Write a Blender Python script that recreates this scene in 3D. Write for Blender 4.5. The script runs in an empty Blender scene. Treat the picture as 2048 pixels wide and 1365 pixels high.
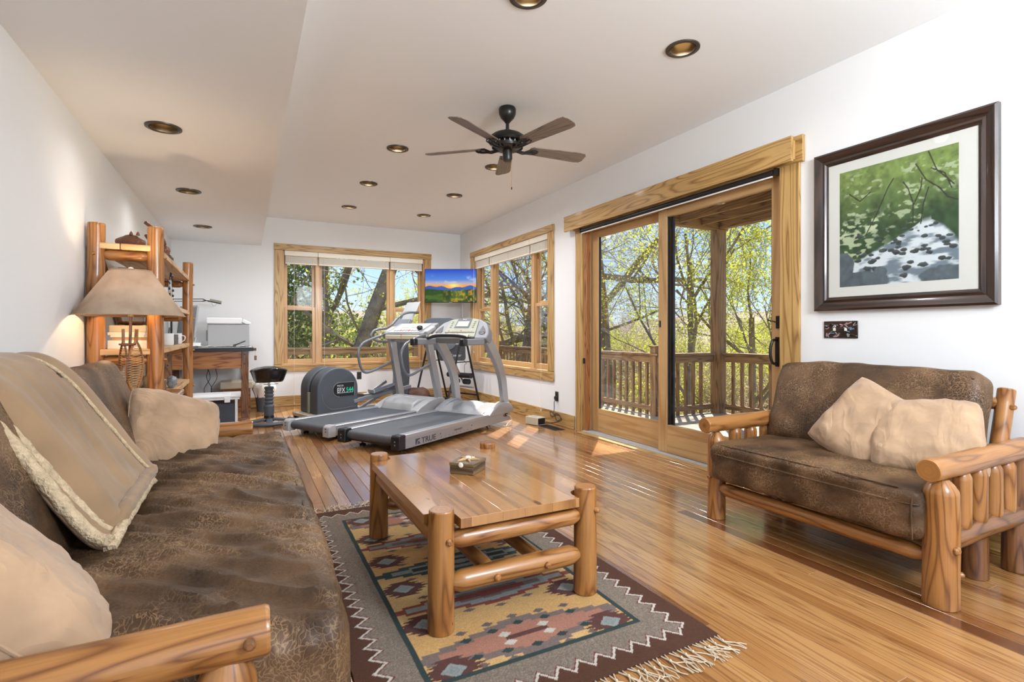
import bpy, bmesh, math, random
import numpy as np
from mathutils import Vector, Matrix, noise
C = bpy.context.scene.collection
PI = math.pi
R = math.radians
rnd = random.Random(7)

# ---------------------------------------------------------------- camera, sky, sun, area lights, exposure
cam = bpy.data.cameras.new('camera'); camo = bpy.data.objects.new('camera', cam); C.objects.link(camo)
camo.location = (0, 0, 1.10); camo.rotation_euler = (R(90), 0, R(-27.2))
cam.sensor_width = 36; cam.lens = 36 * 1040 / 2048; cam.shift_y = -16.5 / 2048; cam.clip_start = .02; cam.clip_end = 400
bpy.context.scene.camera = camo
sc = bpy.context.scene
sc.view_settings.view_transform = 'Standard'; sc.view_settings.look = 'None'
sc.view_settings.exposure = 0.14; sc.view_settings.gamma = 1; sc.view_settings.use_curve_mapping = False
SUN = Vector((.41, .46, .79)).normalized()
world = bpy.data.worlds.new('world'); sc.world = world; world.use_nodes = True
wn = world.node_tree.nodes; wl = world.node_tree.links; wn.clear()
wo = wn.new('ShaderNodeOutputWorld'); bg = wn.new('ShaderNodeBackground')
# clear spring sky: pale at the horizon, deeper blue overhead, a few thin clouds
wtc = wn.new('ShaderNodeTexCoord'); wsep = wn.new('ShaderNodeSeparateXYZ'); wl.new(wtc.outputs['Generated'], wsep.inputs[0])
wr = wn.new('ShaderNodeValToRGB'); we = wr.color_ramp.elements; we[0].position = 0; we[0].color = (.72, .85, 1, 1); we[1].position = 1; we[1].color = (.10, .25, .75, 1)
for p_, c_ in ((.07, (.55, .76, 1)), (.2, (.32, .58, 1)), (.5, (.17, .40, .90))): q_ = we.new(p_); q_.color = (*c_, 1)
wl.new(wsep.outputs[2], wr.inputs[0]); wnz = wn.new('ShaderNodeTexNoise'); wnz.inputs['Scale'].default_value = 3; wnz.inputs['Detail'].default_value = 6
wmp = wn.new('ShaderNodeMapping'); wmp.inputs['Scale'].default_value = (1, 1, 3.5); wl.new(wtc.outputs['Generated'], wmp.inputs[0]); wl.new(wmp.outputs[0], wnz.inputs['Vector'])
wc = wn.new('ShaderNodeValToRGB'); wc.color_ramp.elements[0].position = .52; wc.color_ramp.elements[1].position = .75; wl.new(wnz.outputs[0], wc.inputs[0])
wm = wn.new('ShaderNodeMix'); wm.data_type = 'RGBA'; wl.new(wc.outputs[0], wm.inputs[0]); wl.new(wr.outputs[0], wm.inputs[6]); wm.inputs[7].default_value = (.9, .94, 1, 1)
wl.new(wm.outputs[2], bg.inputs[0]); bg.inputs[1].default_value = 1.25; wl.new(bg.outputs[0], wo.inputs[0])
sl = bpy.data.lights.new('sun', 'SUN'); sl.energy = 12; sl.angle = R(.6); sl.color = (1, .93, .8)
so = bpy.data.objects.new('sun', sl); C.objects.link(so); so.rotation_euler = SUN.to_track_quat('Z', 'Y').to_euler()
def area(name, loc, to, sx, sy, e, col=(1, 1, 1)):
    l = bpy.data.lights.new(name, 'AREA'); l.shape = 'RECTANGLE'; l.size = sx; l.size_y = sy; l.energy = e; l.color = col
    o = bpy.data.objects.new(name, l); C.objects.link(o); o.location = loc
    o.rotation_euler = (Vector(to) - Vector(loc)).to_track_quat('-Z', 'Y').to_euler(); return o
# added fill light behind the camera, shining in through an added wall opening
area('fill_behind', (1.2, -1.75, 1.35), (1.3, 3, 1.45), 3.6, 2.2, 26, (.93, .97, 1))
# the photographer's lamp, bounced off the ceiling
area('bounce_lamp', (1.9, -.9, 2.2), (1.9, 1.9, 2.9), .8, .8, 120, (.86, .93, 1))

# ---------------------------------------------------------------- materials
def mat(name):
    m = bpy.data.materials.new(name); m.use_nodes = True
    return m, m.node_tree.nodes, m.node_tree.links, m.node_tree.nodes['Principled BSDF']
def plain(name, col, rough=.5, metal=0, spec=.5, coat=0, bump=0, bscale=80, var=0, vscale=6, sheen=0):
    m, n, l, b = mat(name)
    b.inputs['Base Color'].default_value = (*col, 1); b.inputs['Roughness'].default_value = rough
    b.inputs['Metallic'].default_value = metal; b.inputs['Specular IOR Level'].default_value = spec
    b.inputs['Coat Weight'].default_value = coat; b.inputs['Sheen Weight'].default_value = sheen
    tc = n.new('ShaderNodeTexCoord')
    if var:
        t = n.new('ShaderNodeTexNoise'); t.inputs['Scale'].default_value = vscale; t.inputs['Detail'].default_value = 5
        l.new(tc.outputs['Object'], t.inputs['Vector'])
        r = n.new('ShaderNodeValToRGB'); r.color_ramp.elements[0].position = .3; r.color_ramp.elements[1].position = .7
        r.color_ramp.elements[0].color = (*[c * (1 - var) for c in col], 1); r.color_ramp.elements[1].color = (*[min(1, c * (1 + var)) for c in col], 1)
        l.new(t.outputs[0], r.inputs[0]); l.new(r.outputs[0], b.inputs['Base Color'])
    if bump:
        t = n.new('ShaderNodeTexNoise'); t.inputs['Scale'].default_value = bscale; t.inputs['Detail'].default_value = 4
        l.new(tc.outputs['Object'], t.inputs['Vector'])
        bp = n.new('ShaderNodeBump'); bp.inputs['Strength'].default_value = bump; bp.inputs['Distance'].default_value = .01
        l.new(t.outputs[0], bp.inputs['Height']); l.new(bp.outputs[0], b.inputs['Normal'])
    return m
def ramp(n, pts):
    r = n.new('ShaderNodeValToRGB'); e = r.color_ramp.elements
    while len(e) < len(pts): e.new(.5)
    for i, (p, c) in enumerate(pts): e[i].position = p; e[i].color = (*c, 1)
    return r
def mix(n, l, fac, a, b, mode='MIX'):
    x = n.new('ShaderNodeMix'); x.data_type = 'RGBA'; x.blend_type = mode
    for s, v in ((x.inputs[0], fac), (x.inputs[6], a), (x.inputs[7], b)):
        if hasattr(v, 'is_linked') or hasattr(v, 'links'): l.new(v, s)
        elif isinstance(v, tuple): s.default_value = (*v, 1)
        else: s.default_value = v
    return x.outputs[2]
def wood(name, light, mid, dark, ring=5, su=9, sv=.9, rough=.35, coat=0, var=.18, knots=0, fine=.25, bump=.05, rings_lo=.25):
    """grain follows the UV map: u across, v along the piece, in metres"""
    m, n, l, b = mat(name)
    uv = n.new('ShaderNodeUVMap'); oi = n.new('ShaderNodeObjectInfo')
    off = n.new('ShaderNodeMath'); off.operation = 'MULTIPLY'; off.inputs[1].default_value = 37; l.new(oi.outputs['Random'], off.inputs[0])
    add = n.new('ShaderNodeVectorMath'); add.operation = 'ADD'; l.new(uv.outputs[0], add.inputs[0]); l.new(off.outputs[0], add.inputs[1])
    mp = n.new('ShaderNodeMapping'); mp.inputs['Scale'].default_value = (su, sv, 1); l.new(add.outputs[0], mp.inputs[0])
    t = n.new('ShaderNodeTexNoise'); t.inputs['Scale'].default_value = 1; t.inputs['Detail'].default_value = 1.5; t.inputs['Roughness'].default_value = .4
    l.new(mp.outputs[0], t.inputs['Vector'])
    mu = n.new('ShaderNodeMath'); mu.operation = 'MULTIPLY'; mu.inputs[1].default_value = ring * 2; l.new(t.outputs[0], mu.inputs[0])
    pp = n.new('ShaderNodeMath'); pp.operation = 'PINGPONG'; pp.inputs[1].default_value = .5; l.new(mu.outputs[0], pp.inputs[0])
    r = ramp(n, [(0, dark), (rings_lo * .5, mid), (rings_lo, light), (.5, light)]); l.new(pp.outputs[0], r.inputs[0])
    mp2 = n.new('ShaderNodeMapping'); mp2.inputs['Scale'].default_value = (220, 5, 1); l.new(add.outputs[0], mp2.inputs[0])
    t2 = n.new('ShaderNodeTexNoise'); t2.inputs['Scale'].default_value = 1; t2.inputs['Detail'].default_value = 2; l.new(mp2.outputs[0], t2.inputs['Vector'])
    r2 = ramp(n, [(.3, (1 - fine,) * 3), (.65, (1, 1, 1))]); l.new(t2.outputs[0], r2.inputs[0])
    c = mix(n, l, 1.0, r.outputs[0], r2.outputs[0], 'MULTIPLY')
    t3 = n.new('ShaderNodeTexNoise'); t3.inputs['Scale'].default_value = 2.2; t3.inputs['Detail'].default_value = 3
    l.new(add.outputs[0], t3.inputs['Vector'])
    r3 = ramp(n, [(.3, (1 - var,) * 3), (.7, (1, 1, 1))]); l.new(t3.outputs[0], r3.inputs[0])
    c = mix(n, l, 1.0, c, r3.outputs[0], 'MULTIPLY')
    if knots:
        mk = n.new('ShaderNodeMapping'); mk.inputs['Scale'].default_value = (8, 3.2, 1); l.new(add.outputs[0], mk.inputs[0])
        v = n.new('ShaderNodeTexVoronoi'); v.inputs['Scale'].default_value = 1; l.new(mk.outputs[0], v.inputs['Vector'])
        rk = ramp(n, [(0, (.12, .05, .02)), (knots * .6, (.35, .17, .07)), (knots, (1, 1, 1)), (1, (1, 1, 1))]); l.new(v.outputs['Distance'], rk.inputs[0])
        c = mix(n, l, 1.0, c, rk.outputs[0], 'MULTIPLY')
    l.new(c, b.inputs['Base Color'])
    b.inputs['Roughness'].default_value = rough; b.inputs['Coat Weight'].default_value = coat; b.inputs['Coat Roughness'].default_value = .09
    bp = n.new('ShaderNodeBump'); bp.inputs['Strength'].default_value = bump; bp.inputs['Distance'].default_value = .005
    l.new(t2.outputs[0], bp.inputs['Height']); l.new(bp.outputs[0], b.inputs['Normal'])
    return m
M = {}
M['wall'] = plain('white_wall_paint', (.795, .797, .80), .6, bump=.02, bscale=300)
M['ceil'] = plain('white_ceiling_paint', (.87, .885, .90), .75)
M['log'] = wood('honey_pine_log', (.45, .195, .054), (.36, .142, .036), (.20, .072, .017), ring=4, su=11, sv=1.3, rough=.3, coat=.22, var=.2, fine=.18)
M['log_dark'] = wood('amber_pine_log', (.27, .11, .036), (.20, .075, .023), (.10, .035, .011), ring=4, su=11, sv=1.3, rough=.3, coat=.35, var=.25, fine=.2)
M['top'] = wood('lacquered_pine_top', (.47, .22, .07), (.40, .175, .05), (.29, .115, .03), ring=2, su=7, sv=.7, rough=.2, coat=.9, knots=.11, fine=.1)
M['trim'] = wood('golden_pine_trim', (.58, .36, .13), (.47, .27, .085), (.30, .15, .042), ring=5, su=10, sv=.7, rough=.38, coat=.1, fine=.15)
M['frame'] = wood('light_pine_frame', (.60, .365, .16), (.54, .31, .125), (.44, .24, .09), ring=2, su=9, sv=.5, rough=.35, coat=.1, fine=.1)
M['shelf'] = wood('pale_pine_board', (.70, .46, .24), (.60, .37, .17), (.44, .24, .1), ring=3, su=8, sv=.8, rough=.4, fine=.12)
M['oak'] = wood('dark_orange_oak', (.42, .17, .05), (.32, .11, .03), (.16, .05, .015), ring=5, su=10, sv=1, rough=.35, coat=.2, fine=.2)
M['walnut'] = wood('dark_frame_wood', (.05, .025, .017), (.03, .015, .01), (.015, .009, .007), ring=3, rough=.28, coat=.4)
M['deckwood'] = wood('weathered_deck_wood', (.40, .25, .13), (.33, .19, .09), (.2, .11, .05), ring=4, su=9, sv=.8, rough=.7, fine=.3)
M['deckrail'] = wood('brown_deck_rail_wood', (.36, .21, .10), (.28, .155, .07), (.15, .08, .035), ring=4, su=9, sv=.8, rough=.7, fine=.3)
M['deckfloor'] = wood('grey_deck_boards', (.50, .44, .36), (.44, .38, .30), (.33, .27, .2), ring=3, su=9, sv=.7, rough=.75, fine=.3)
M['blade'] = wood('walnut_fan_blade', (.27, .215, .175), (.22, .17, .135), (.14, .10, .08), ring=5, su=14, sv=1.2, rough=.4)
M['boxwood'] = wood('dark_box_wood', (.20, .13, .06), (.14, .085, .04), (.07, .04, .02), ring=5, rough=.5)
M['black'] = plain('black_plastic', (.012, .012, .014), .35)
M['blackmetal'] = plain('black_metal', (.015, .014, .013), .3, metal=.3)
M['dgrey'] = plain('dark_grey_plastic', (.075, .085, .10), .5, bump=.05, bscale=300)
M['mgrey'] = plain('mid_grey_plastic', (.22, .23, .25), .45)
M['lgrey'] = plain('light_grey_plastic', (.40, .405, .41), .4)
M['silver'] = plain('silver_paint', (.40, .405, .42), .32, metal=.55)
M['alu'] = plain('brushed_aluminium', (.6, .61, .63), .35, metal=.8)
M['chrome'] = plain('chrome', (.75, .75, .76), .12, metal=1)
M['tube'] = plain('grey_coated_tube', (.16, .17, .19), .3, metal=.2, coat=.4)
M['belt'] = plain('treadmill_belt', (.075, .082, .095), .5, bump=.15, bscale=900)
M['roller'] = plain('black_roller_rubber', (.025, .022, .02), .7, bump=.1, bscale=400)
M['white'] = plain('white_plastic', (.82, .83, .84), .35)
M['offwhite'] = plain('cream_blind', (.78, .72, .62), .5)
M['paper'] = plain('paper', (.82, .80, .76), .7)
M['beige'] = plain('beige_plastic', (.55, .48, .36), .5)
M['olive'] = plain('olive_panel', (.27, .28, .2), .4)
M['bronze'] = plain('bronze_baffle', (.16, .11, .06), .3, metal=.7)
M['bronzetrim'] = plain('dark_bronze_ring', (.09, .075, .06), .35, metal=.7)
M['vinyl'] = plain('black_vinyl', (.008, .008, .009), .18, coat=.3)
M['brass'] = plain('brass', (.6, .4, .15), .3, metal=1)
M['screenoff'] = plain('grey_display', (.42, .44, .42), .25)
M['brown'] = plain('brown_leather_plain', (.12, .05, .03), .5, bump=.2, bscale=60)
M['antler'] = plain('carved_brown_wood', (.16, .06, .03), .35, bump=.2, bscale=40, var=.4)
M['driftwood'] = plain('driftwood', (.42, .30, .17), .7, bump=.5, bscale=40, var=.35, vscale=14)
M['rattan'] = plain('rawhide_lacing', (.50, .30, .13), .6, var=.3, vscale=30)
M['deepblue'] = plain('blue_glaze', (.04, .06, .3), .3)
M['cream'] = plain('cream_tape', (.66, .60, .50), .7)
M['shell'] = plain('white_shell', (.8, .72, .62), .4)
M['green_print'] = plain('green_print', (.02, .55, .3), .4)
M['white_print'] = plain('white_print', (.8, .8, .8), .4)
M['dark_print'] = plain('dark_grey_print', (.06, .065, .07), .5)
M['red'] = plain('red_switch', (.5, .05, .03), .4)
M['zincplate'] = plain('dark_vent_metal', (.05, .045, .04), .5, metal=.4)

def glass_mat(name, tint=(1, 1, 1), refl=1.0):
    m = bpy.data.materials.new(name); m.use_nodes = True; n = m.node_tree.nodes; l = m.node_tree.links; n.clear()
    o = n.new('ShaderNodeOutputMaterial'); mx = n.new('ShaderNodeMixShader'); t = n.new('ShaderNodeBsdfTransparent'); g = n.new('ShaderNodeBsdfGlossy')
    g.inputs['Roughness'].default_value = .01; t.inputs[0].default_value = (*tint, 1)
    f = n.new('ShaderNodeFresnel'); f.inputs[0].default_value = 1.3; k = n.new('ShaderNodeMath'); k.operation = 'MULTIPLY'; k.inputs[1].default_value = refl
    l.new(f.outputs[0], k.inputs[0]); l.new(k.outputs[0], mx.inputs[0]); l.new(t.outputs[0], mx.inputs[1]); l.new(g.outputs[0], mx.inputs[2]); l.new(mx.outputs[0], o.inputs[0])
    return m
M['glass'] = glass_mat('window_glass', (.98, .985, .98), .22)
M['clearbin'] = glass_mat('clear_bin_plastic', (.62, .66, .70), 1.5)
def emis(name, col, e):
    m, n, l, b = mat(name); b.inputs['Base Color'].default_value = (0, 0, 0, 1)
    b.inputs['Emission Color'].default_value = (*col, 1); b.inputs['Emission Strength'].default_value = e; return m
M['bulb'] = emis('warm_bulb', (1, .74, .4), 3.0)
def vcol(name, rough=.8, emit=0, coat=0, bump=0):
    m, n, l, b = mat(name); a = n.new('ShaderNodeVertexColor'); a.layer_name = 'Col'
    l.new(a.outputs[0], b.inputs['Base Color']); b.inputs['Roughness'].default_value = rough; b.inputs['Coat Weight'].default_value = coat
    b.inputs['Coat Roughness'].default_value = .03
    if emit:
        b.inputs['Base Color'].default_value = (0, 0, 0, 1); l.remove(b.inputs['Base Color'].links[0])
        l.new(a.outputs[0], b.inputs['Emission Color']); b.inputs['Emission Strength'].default_value = emit
    if bump:
        tc = n.new('ShaderNodeTexCoord'); w = n.new('ShaderNodeTexWave'); w.bands_direction = 'Y'; w.inputs['Scale'].default_value = 70; w.inputs['Distortion'].default_value = 2
        w.inputs['Detail'].default_value = 2
        l.new(tc.outputs['Object'], w.inputs['Vector'])
        bp = n.new('ShaderNodeBump'); bp.inputs['Strength'].default_value = bump; bp.inputs['Distance'].default_value = .004
        l.new(w.outputs[0], bp.inputs['Height']); l.new(bp.outputs[0], b.inputs['Normal'])
    return m
M['rug'] = vcol('woven_wool', .95, bump=.5); M['print'] = vcol('photo_print', .5, coat=.0); M['tvscreen'] = vcol('tv_picture', .2, emit=1.0)
def leather():
    m, n, l, b = mat('distressed_brown_suede')
    tc = n.new('ShaderNodeTexCoord')
    d = n.new('ShaderNodeTexNoise'); d.inputs['Scale'].default_value = 5; d.inputs['Detail'].default_value = 4; l.new(tc.outputs['Object'], d.inputs['Vector'])
    d2 = n.new('ShaderNodeTexNoise'); d2.inputs['Scale'].default_value = 22; d2.inputs['Detail'].default_value = 2; l.new(tc.outputs['Object'], d2.inputs['Vector'])
    mm = n.new('ShaderNodeMix'); mm.data_type = 'VECTOR'; mm.inputs[0].default_value = .07; l.new(tc.outputs['Object'], mm.inputs[4]); l.new(d2.outputs[1], mm.inputs[5])
    mst = n.new('ShaderNodeMapping'); mst.inputs['Scale'].default_value = (1.7, .9, 1.1); mst.inputs['Rotation'].default_value = (.2, .3, .7); l.new(mm.outputs[1], mst.inputs[0])
    v = n.new('ShaderNodeTexVoronoi'); v.feature = 'DISTANCE_TO_EDGE'; v.inputs['Scale'].default_value = 60; l.new(mst.outputs[0], v.inputs['Vector'])
    cr = ramp(n, [(0, (1, 1, 1)), (.035, (.5,) * 3), (.10, (0, 0, 0))]); l.new(v.outputs[0], cr.inputs[0])
    p = n.new('ShaderNodeTexNoise'); p.inputs['Scale'].default_value = 4.5; p.inputs['Detail'].default_value = 6; l.new(tc.outputs['Object'], p.inputs['Vector'])
    base = ramp(n, [(.30, (.032, .016, .008)), (.5, (.085, .044, .020)), (.68, (.165, .09, .043))]); l.new(p.outputs[0], base.inputs[0])
    q = ramp(n, [(.42, (.10,) * 3), (.58, (.95,) * 3)]); l.new(d.outputs[0], q.inputs[0])
    k = mix(n, l, 1.0, cr.outputs[0], q.outputs[0], 'MULTIPLY')
    sep = n.new('ShaderNodeSeparateColor'); l.new(k, sep.inputs[0])
    c = mix(n, l, sep.outputs[0], base.outputs[0], (.30, .185, .095))
    l.new(c, b.inputs['Base Color']); b.inputs['Roughness'].default_value = .52; b.inputs['Specular IOR Level'].default_value = .32
    f = n.new('ShaderNodeTexNoise'); f.inputs['Scale'].default_value = 160; f.inputs['Detail'].default_value = 3; l.new(tc.outputs['Object'], f.inputs['Vector'])
    sm = n.new('ShaderNodeMath'); sm.operation = 'ADD'; l.new(v.outputs[0], sm.inputs[0]); l.new(f.outputs[0], sm.inputs[1])
    bp = n.new('ShaderNodeBump'); bp.inputs['Strength'].default_value = .25; bp.inputs['Distance'].default_value = .004
    l.new(sm.outputs[0], bp.inputs['Height']); l.new(bp.outputs[0], b.inputs['Normal'])
    return m
M['leather'] = leather()
def suede_mat(name, col, d=.5):
    m = plain(name, col, .9, var=.2, vscale=8, sheen=.25); n = m.node_tree.nodes; l = m.node_tree.links; b = n['Principled BSDF']; tc = n.new('ShaderNodeTexCoord'); mp = n.new('ShaderNodeMapping'); mp.inputs['Scale'].default_value = (1, 1.8, .8); mp.inputs['Rotation'].default_value = (.4, .7, .3)
    l.new(tc.outputs['Object'], mp.inputs[0]); t = n.new('ShaderNodeTexNoise'); t.inputs['Scale'].default_value = 5; t.inputs['Detail'].default_value = 2; t.inputs['Distortion'].default_value = 1.1; l.new(mp.outputs[0], t.inputs['Vector'])
    a_ = n.new('ShaderNodeMath'); a_.operation = 'PINGPONG'; a_.inputs[1].default_value = .16; l.new(t.outputs[0], a_.inputs[0])
    bp = n.new('ShaderNodeBump'); bp.inputs['Strength'].default_value = d; bp.inputs['Distance'].default_value = .05; l.new(a_.outputs[0], bp.inputs['Height']); l.new(bp.outputs[0], b.inputs['Normal']); return m
M['suede'] = suede_mat('tan_suede', (.40, .255, .15), .42)
M['blanket'] = plain('tan_microsuede_blanket', (.27, .165, .083), .8, bump=.2, bscale=9, var=.2, vscale=5, sheen=.2)
M['sherpa'] = plain('cream_sherpa', (.58, .44, .28), .95, bump=1, bscale=130, var=.2, vscale=60)
M['shade'] = None
def shade_mat():
    m, n, l, b = mat('parchment_lampshade')
    tc = n.new('ShaderNodeTexCoord'); t = n.new('ShaderNodeTexNoise'); t.inputs['Scale'].default_value = 9; t.inputs['Detail'].default_value = 6; l.new(tc.outputs['Object'], t.inputs['Vector'])
    r = ramp(n, [(.3, (.40, .29, .20)), (.7, (.58, .45, .33))]); l.new(t.outputs[0], r.inputs[0]); l.new(r.outputs[0], b.inputs['Base Color']); b.inputs['Roughness'].default_value = .8
    tr = n.new('ShaderNodeBsdfTranslucent'); tr.inputs[0].default_value = (.75, .5, .3, 1); mx = n.new('ShaderNodeMixShader'); mx.inputs[0].default_value = .12
    o = n['Material Output']; l.new(b.outputs[0], mx.inputs[1]); l.new(tr.outputs[0], mx.inputs[2]); l.new(mx.outputs[0], o.inputs[0]); return m
M['shade'] = shade_mat()
def floor_mat():
    m, n, l, b = mat('heart_pine_floor')
    tc = n.new('ShaderNodeTexCoord'); oi = n.new('ShaderNodeObjectInfo')
    off = n.new('ShaderNodeMath'); off.operation = 'MULTIPLY'; off.inputs[1].default_value = 91; l.new(oi.outputs['Random'], off.inputs[0])
    add = n.new('ShaderNodeVectorMath'); add.operation = 'ADD'; l.new(tc.outputs['Object'], add.inputs[0]); l.new(off.outputs[0], add.inputs[1])
    mp = n.new('ShaderNodeMapping'); mp.inputs['Scale'].default_value = (16, .8, 1); l.new(add.outputs[0], mp.inputs[0])
    t = n.new('ShaderNodeTexNoise'); t.inputs['Scale'].default_value = 1; t.inputs['Detail'].default_value = 2; l.new(mp.outputs[0], t.inputs['Vector'])
    mu = n.new('ShaderNodeMath'); mu.operation = 'MULTIPLY'; mu.inputs[1].default_value = 9; l.new(t.outputs[0], mu.inputs[0])
    pp = n.new('ShaderNodeMath'); pp.operation = 'PINGPONG'; pp.inputs[1].default_value = .5; l.new(mu.outputs[0], pp.inputs[0])
    g = ramp(n, [(0, (.62, .54, .45)), (.25, (1, 1, 1)), (.5, (.95, .93, .9))]); l.new(pp.outputs[0], g.inputs[0])
    c = ramp(n, [(0, (.15, .052, .016)), (.10, (.27, .11, .033)), (.3, (.345, .158, .05)), (.6, (.40, .195, .065)), (1, (.46, .24, .088))]); l.new(oi.outputs['Random'], c.inputs[0])
    k = mix(n, l, 1.0, c.outputs[0], g.outputs[0], 'MULTIPLY')
    l.new(k, b.inputs['Base Color']); b.inputs['Roughness'].default_value = .26; b.inputs['Coat Weight'].default_value = .9; b.inputs['Coat Roughness'].default_value = .13
    return m
M['floor'] = floor_mat()
M['gap'] = plain('dark_floor_joint', (.09, .04, .015), .8)
def leafmat(name, col, var, vs, tr):
    m = plain(name, col, .6, var=var, vscale=vs); n = m.node_tree.nodes; l = m.node_tree.links; b = n['Principled BSDF']
    t = n.new('ShaderNodeBsdfTranslucent'); x = n.new('ShaderNodeMixShader'); x.inputs[0].default_value = tr; src = b.inputs['Base Color'].links[0].from_socket
    l.new(src, t.inputs[0]); l.new(b.outputs[0], x.inputs[1]); l.new(t.outputs[0], x.inputs[2]); l.new(x.outputs[0], n['Material Output'].inputs[0]); return m
M['leaf'] = leafmat('spring_leaf', (.60, .62, .08), .3, .9, .55)
M['leafdark'] = leafmat('evergreen_leaf', (.20, .24, .06), .5, 2, .4)
M['leafbrown'] = leafmat('bud_and_dry_leaf', (.52, .40, .24), .4, 2, .4)
M['bark'] = plain('grey_bark', (.24, .18, .12), .9, bump=1, bscale=25, var=.4, vscale=5)
M['twig'] = plain('twig_bark', (.26, .20, .14), .9)
M['ground'] = plain('leaf_litter', (.30, .26, .12), .95, var=.45, vscale=.8)
M['hill'] = plain('distant_hill', (.30, .24, .19), 1, var=.25, vscale=.08)

# ---------------------------------------------------------------- mesh helpers
class MB:
    def __init__(s): s.v = []; s.f = []; s.uv = []
    def face(s, idx, uv): s.f.append(idx); s.uv.append(uv)
    def box(s, c, d, rot=None, flip=False):
        """box centred at c, size d; rot = Matrix or euler tuple"""
        c = Vector(c); hx, hy, hz = [q / 2 for q in d]
        if rot is not None and not isinstance(rot, Matrix):
            from mathutils import Euler; rot = Euler(rot).to_matrix()
        o = len(s.v); P = []
        for x in (-hx, hx):
            for y in (-hy, hy):
                for z in (-hz, hz):
                    p = Vector((x, y, z)); P.append(p); q = (rot @ p if rot is not None else p) + c; s.v.append(tuple(q))
        la = max(range(3), key=lambda i: d[i])
        for F, ax in (((0, 1, 3, 2), 0), ((4, 6, 7, 5), 0), ((0, 4, 5, 1), 1), ((2, 3, 7, 6), 1), ((0, 2, 6, 4), 2), ((1, 5, 7, 3), 2)):
            oth = [i for i in range(3) if i != ax]
            va = la if la in oth else max(oth, key=lambda i: d[i]); ua = [i for i in oth if i != va][0]
            s.face([o + i for i in F], [(P[i][ua] + ax * .37, P[i][va]) for i in F])
        return s
    def b2(s, a, b):
        return s.box([(a[i] + b[i]) / 2 for i in range(3)], [abs(b[i] - a[i]) for i in range(3)])
    def tube(s, pts, r, seg=10, caps=True, prof=None, squash=None, up0=None):
        pts = [Vector(p) for p in pts]; n = len(pts)
        rr = r if isinstance(r, (list, tuple)) else [r] * n
        up = Vector(up0) if up0 else None; L = 0; base = len(s.v); prev = None; rings = []
        for i, p in enumerate(pts):
            t = (pts[min(i + 1, n - 1)] - pts[max(i - 1, 0)]).normalized()
            if up is None:
                a = Vector((0, 0, 1)) if abs(t.z) < .9 else Vector((1, 0, 0)); up = (a - t * a.dot(t)).normalized()
            else:
                up = (up - t * up.dot(t))
                up = up.normalized() if up.length > 1e-6 else Vector((1, 0, 0))
            sd = t.cross(up)
            if i: L += (p - pts[i - 1]).length
            ring = []
            for k in range(seg):
                a = 2 * PI * k / seg; m = prof(i / (max(1, n - 1)), a) if prof else 1
                q = p + (sd * math.cos(a) * (squash or 1) + up * math.sin(a)) * rr[i] * m
                ring.append(len(s.v)); s.v.append(tuple(q))
            rings.append((ring, L))
        rm = max(rr)
        for i in range(n - 1):
            a, la = rings[i]; b, lb = rings[i + 1]
            for k in range(seg):
                k2 = (k + 1) % seg; u0 = 2 * PI * k / seg * rm; u1 = 2 * PI * (k + 1) / seg * rm
                s.face([a[k], a[k2], b[k2], b[k]], [(u0, la), (u1, la), (u1, lb), (u0, lb)])
        if caps:
            for (ring, _), rev in ((rings[0], True), (rings[-1], False)):
                c = len(s.v); s.v.append(tuple(sum((Vector(s.v[q]) for q in ring), Vector()) / seg))
                for k in range(seg):
                    k2 = (k + 1) % seg; t = [ring[k2], ring[k], c] if rev else [ring[k], ring[k2], c]
                    s.face(t, [(rm, 0), (rm, .02), (0, .01)])
        return s
    def log(s, a, b, r, r2=None, seg=16, taper=0, tr=.5, wob=.03, seed=0, n=10, taper2=None):
        """peeled log from a to b; taper = length of the pointed tenon end(s)"""
        a = Vector(a); b = Vector(b); L = (b - a).length; d = (b - a) / L; r2 = r2 or r
        taper2 = taper if taper2 is None else taper2
        ts = [0]; ts += ([.006 / L] if not taper else [taper * .35 / L, taper * .75 / L, taper / L])
        inner = [taper / L + .01 + (1 - (taper + taper2) / L - .02) * i / n for i in range(n + 1)]
        ts += inner; ts += ([1 - .006 / L] if not taper2 else [1 - taper2 / L, 1 - taper2 * .75 / L, 1 - taper2 * .35 / L]); ts.append(1)
        ts = sorted(set(round(t, 5) for t in ts)); rad = []
        for t in ts:
            q = r + (r2 - r) * t; e = 1
            if taper and t * L < taper: e = tr + (1 - tr) * math.sin(min(1, t * L / taper) * PI / 2)
            elif not taper and t == 0: e = .93
            if taper2 and (1 - t) * L < taper2: e = tr + (1 - tr) * math.sin(min(1, (1 - t) * L / taper2) * PI / 2)
            elif not taper2 and t == 1: e = .93
            rad.append(q * e)
        def pf(t, an):
            return 1 + wob * (noise.noise(Vector((math.cos(an) * 1.2 + seed * 7.3, math.sin(an) * 1.2, t * L * 5))) + .5 * noise.noise(Vector((math.cos(an) * 3, math.sin(an) * 3 + seed, t * L * 14))))
        pts = [a + d * (t * L) for t in ts]
        off = [Vector((noise.noise(Vector((seed, t * L * 2, 1))), noise.noise(Vector((seed, t * L * 2, 9))), noise.noise(Vector((seed, t * L * 2, 17))))) * wob * .25 * r * 4 for t in ts]
        off = [o - d * o.dot(d) for o in off]
        return s.tube([p + o for p, o in zip(pts, off)], rad, seg, True, pf)
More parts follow.
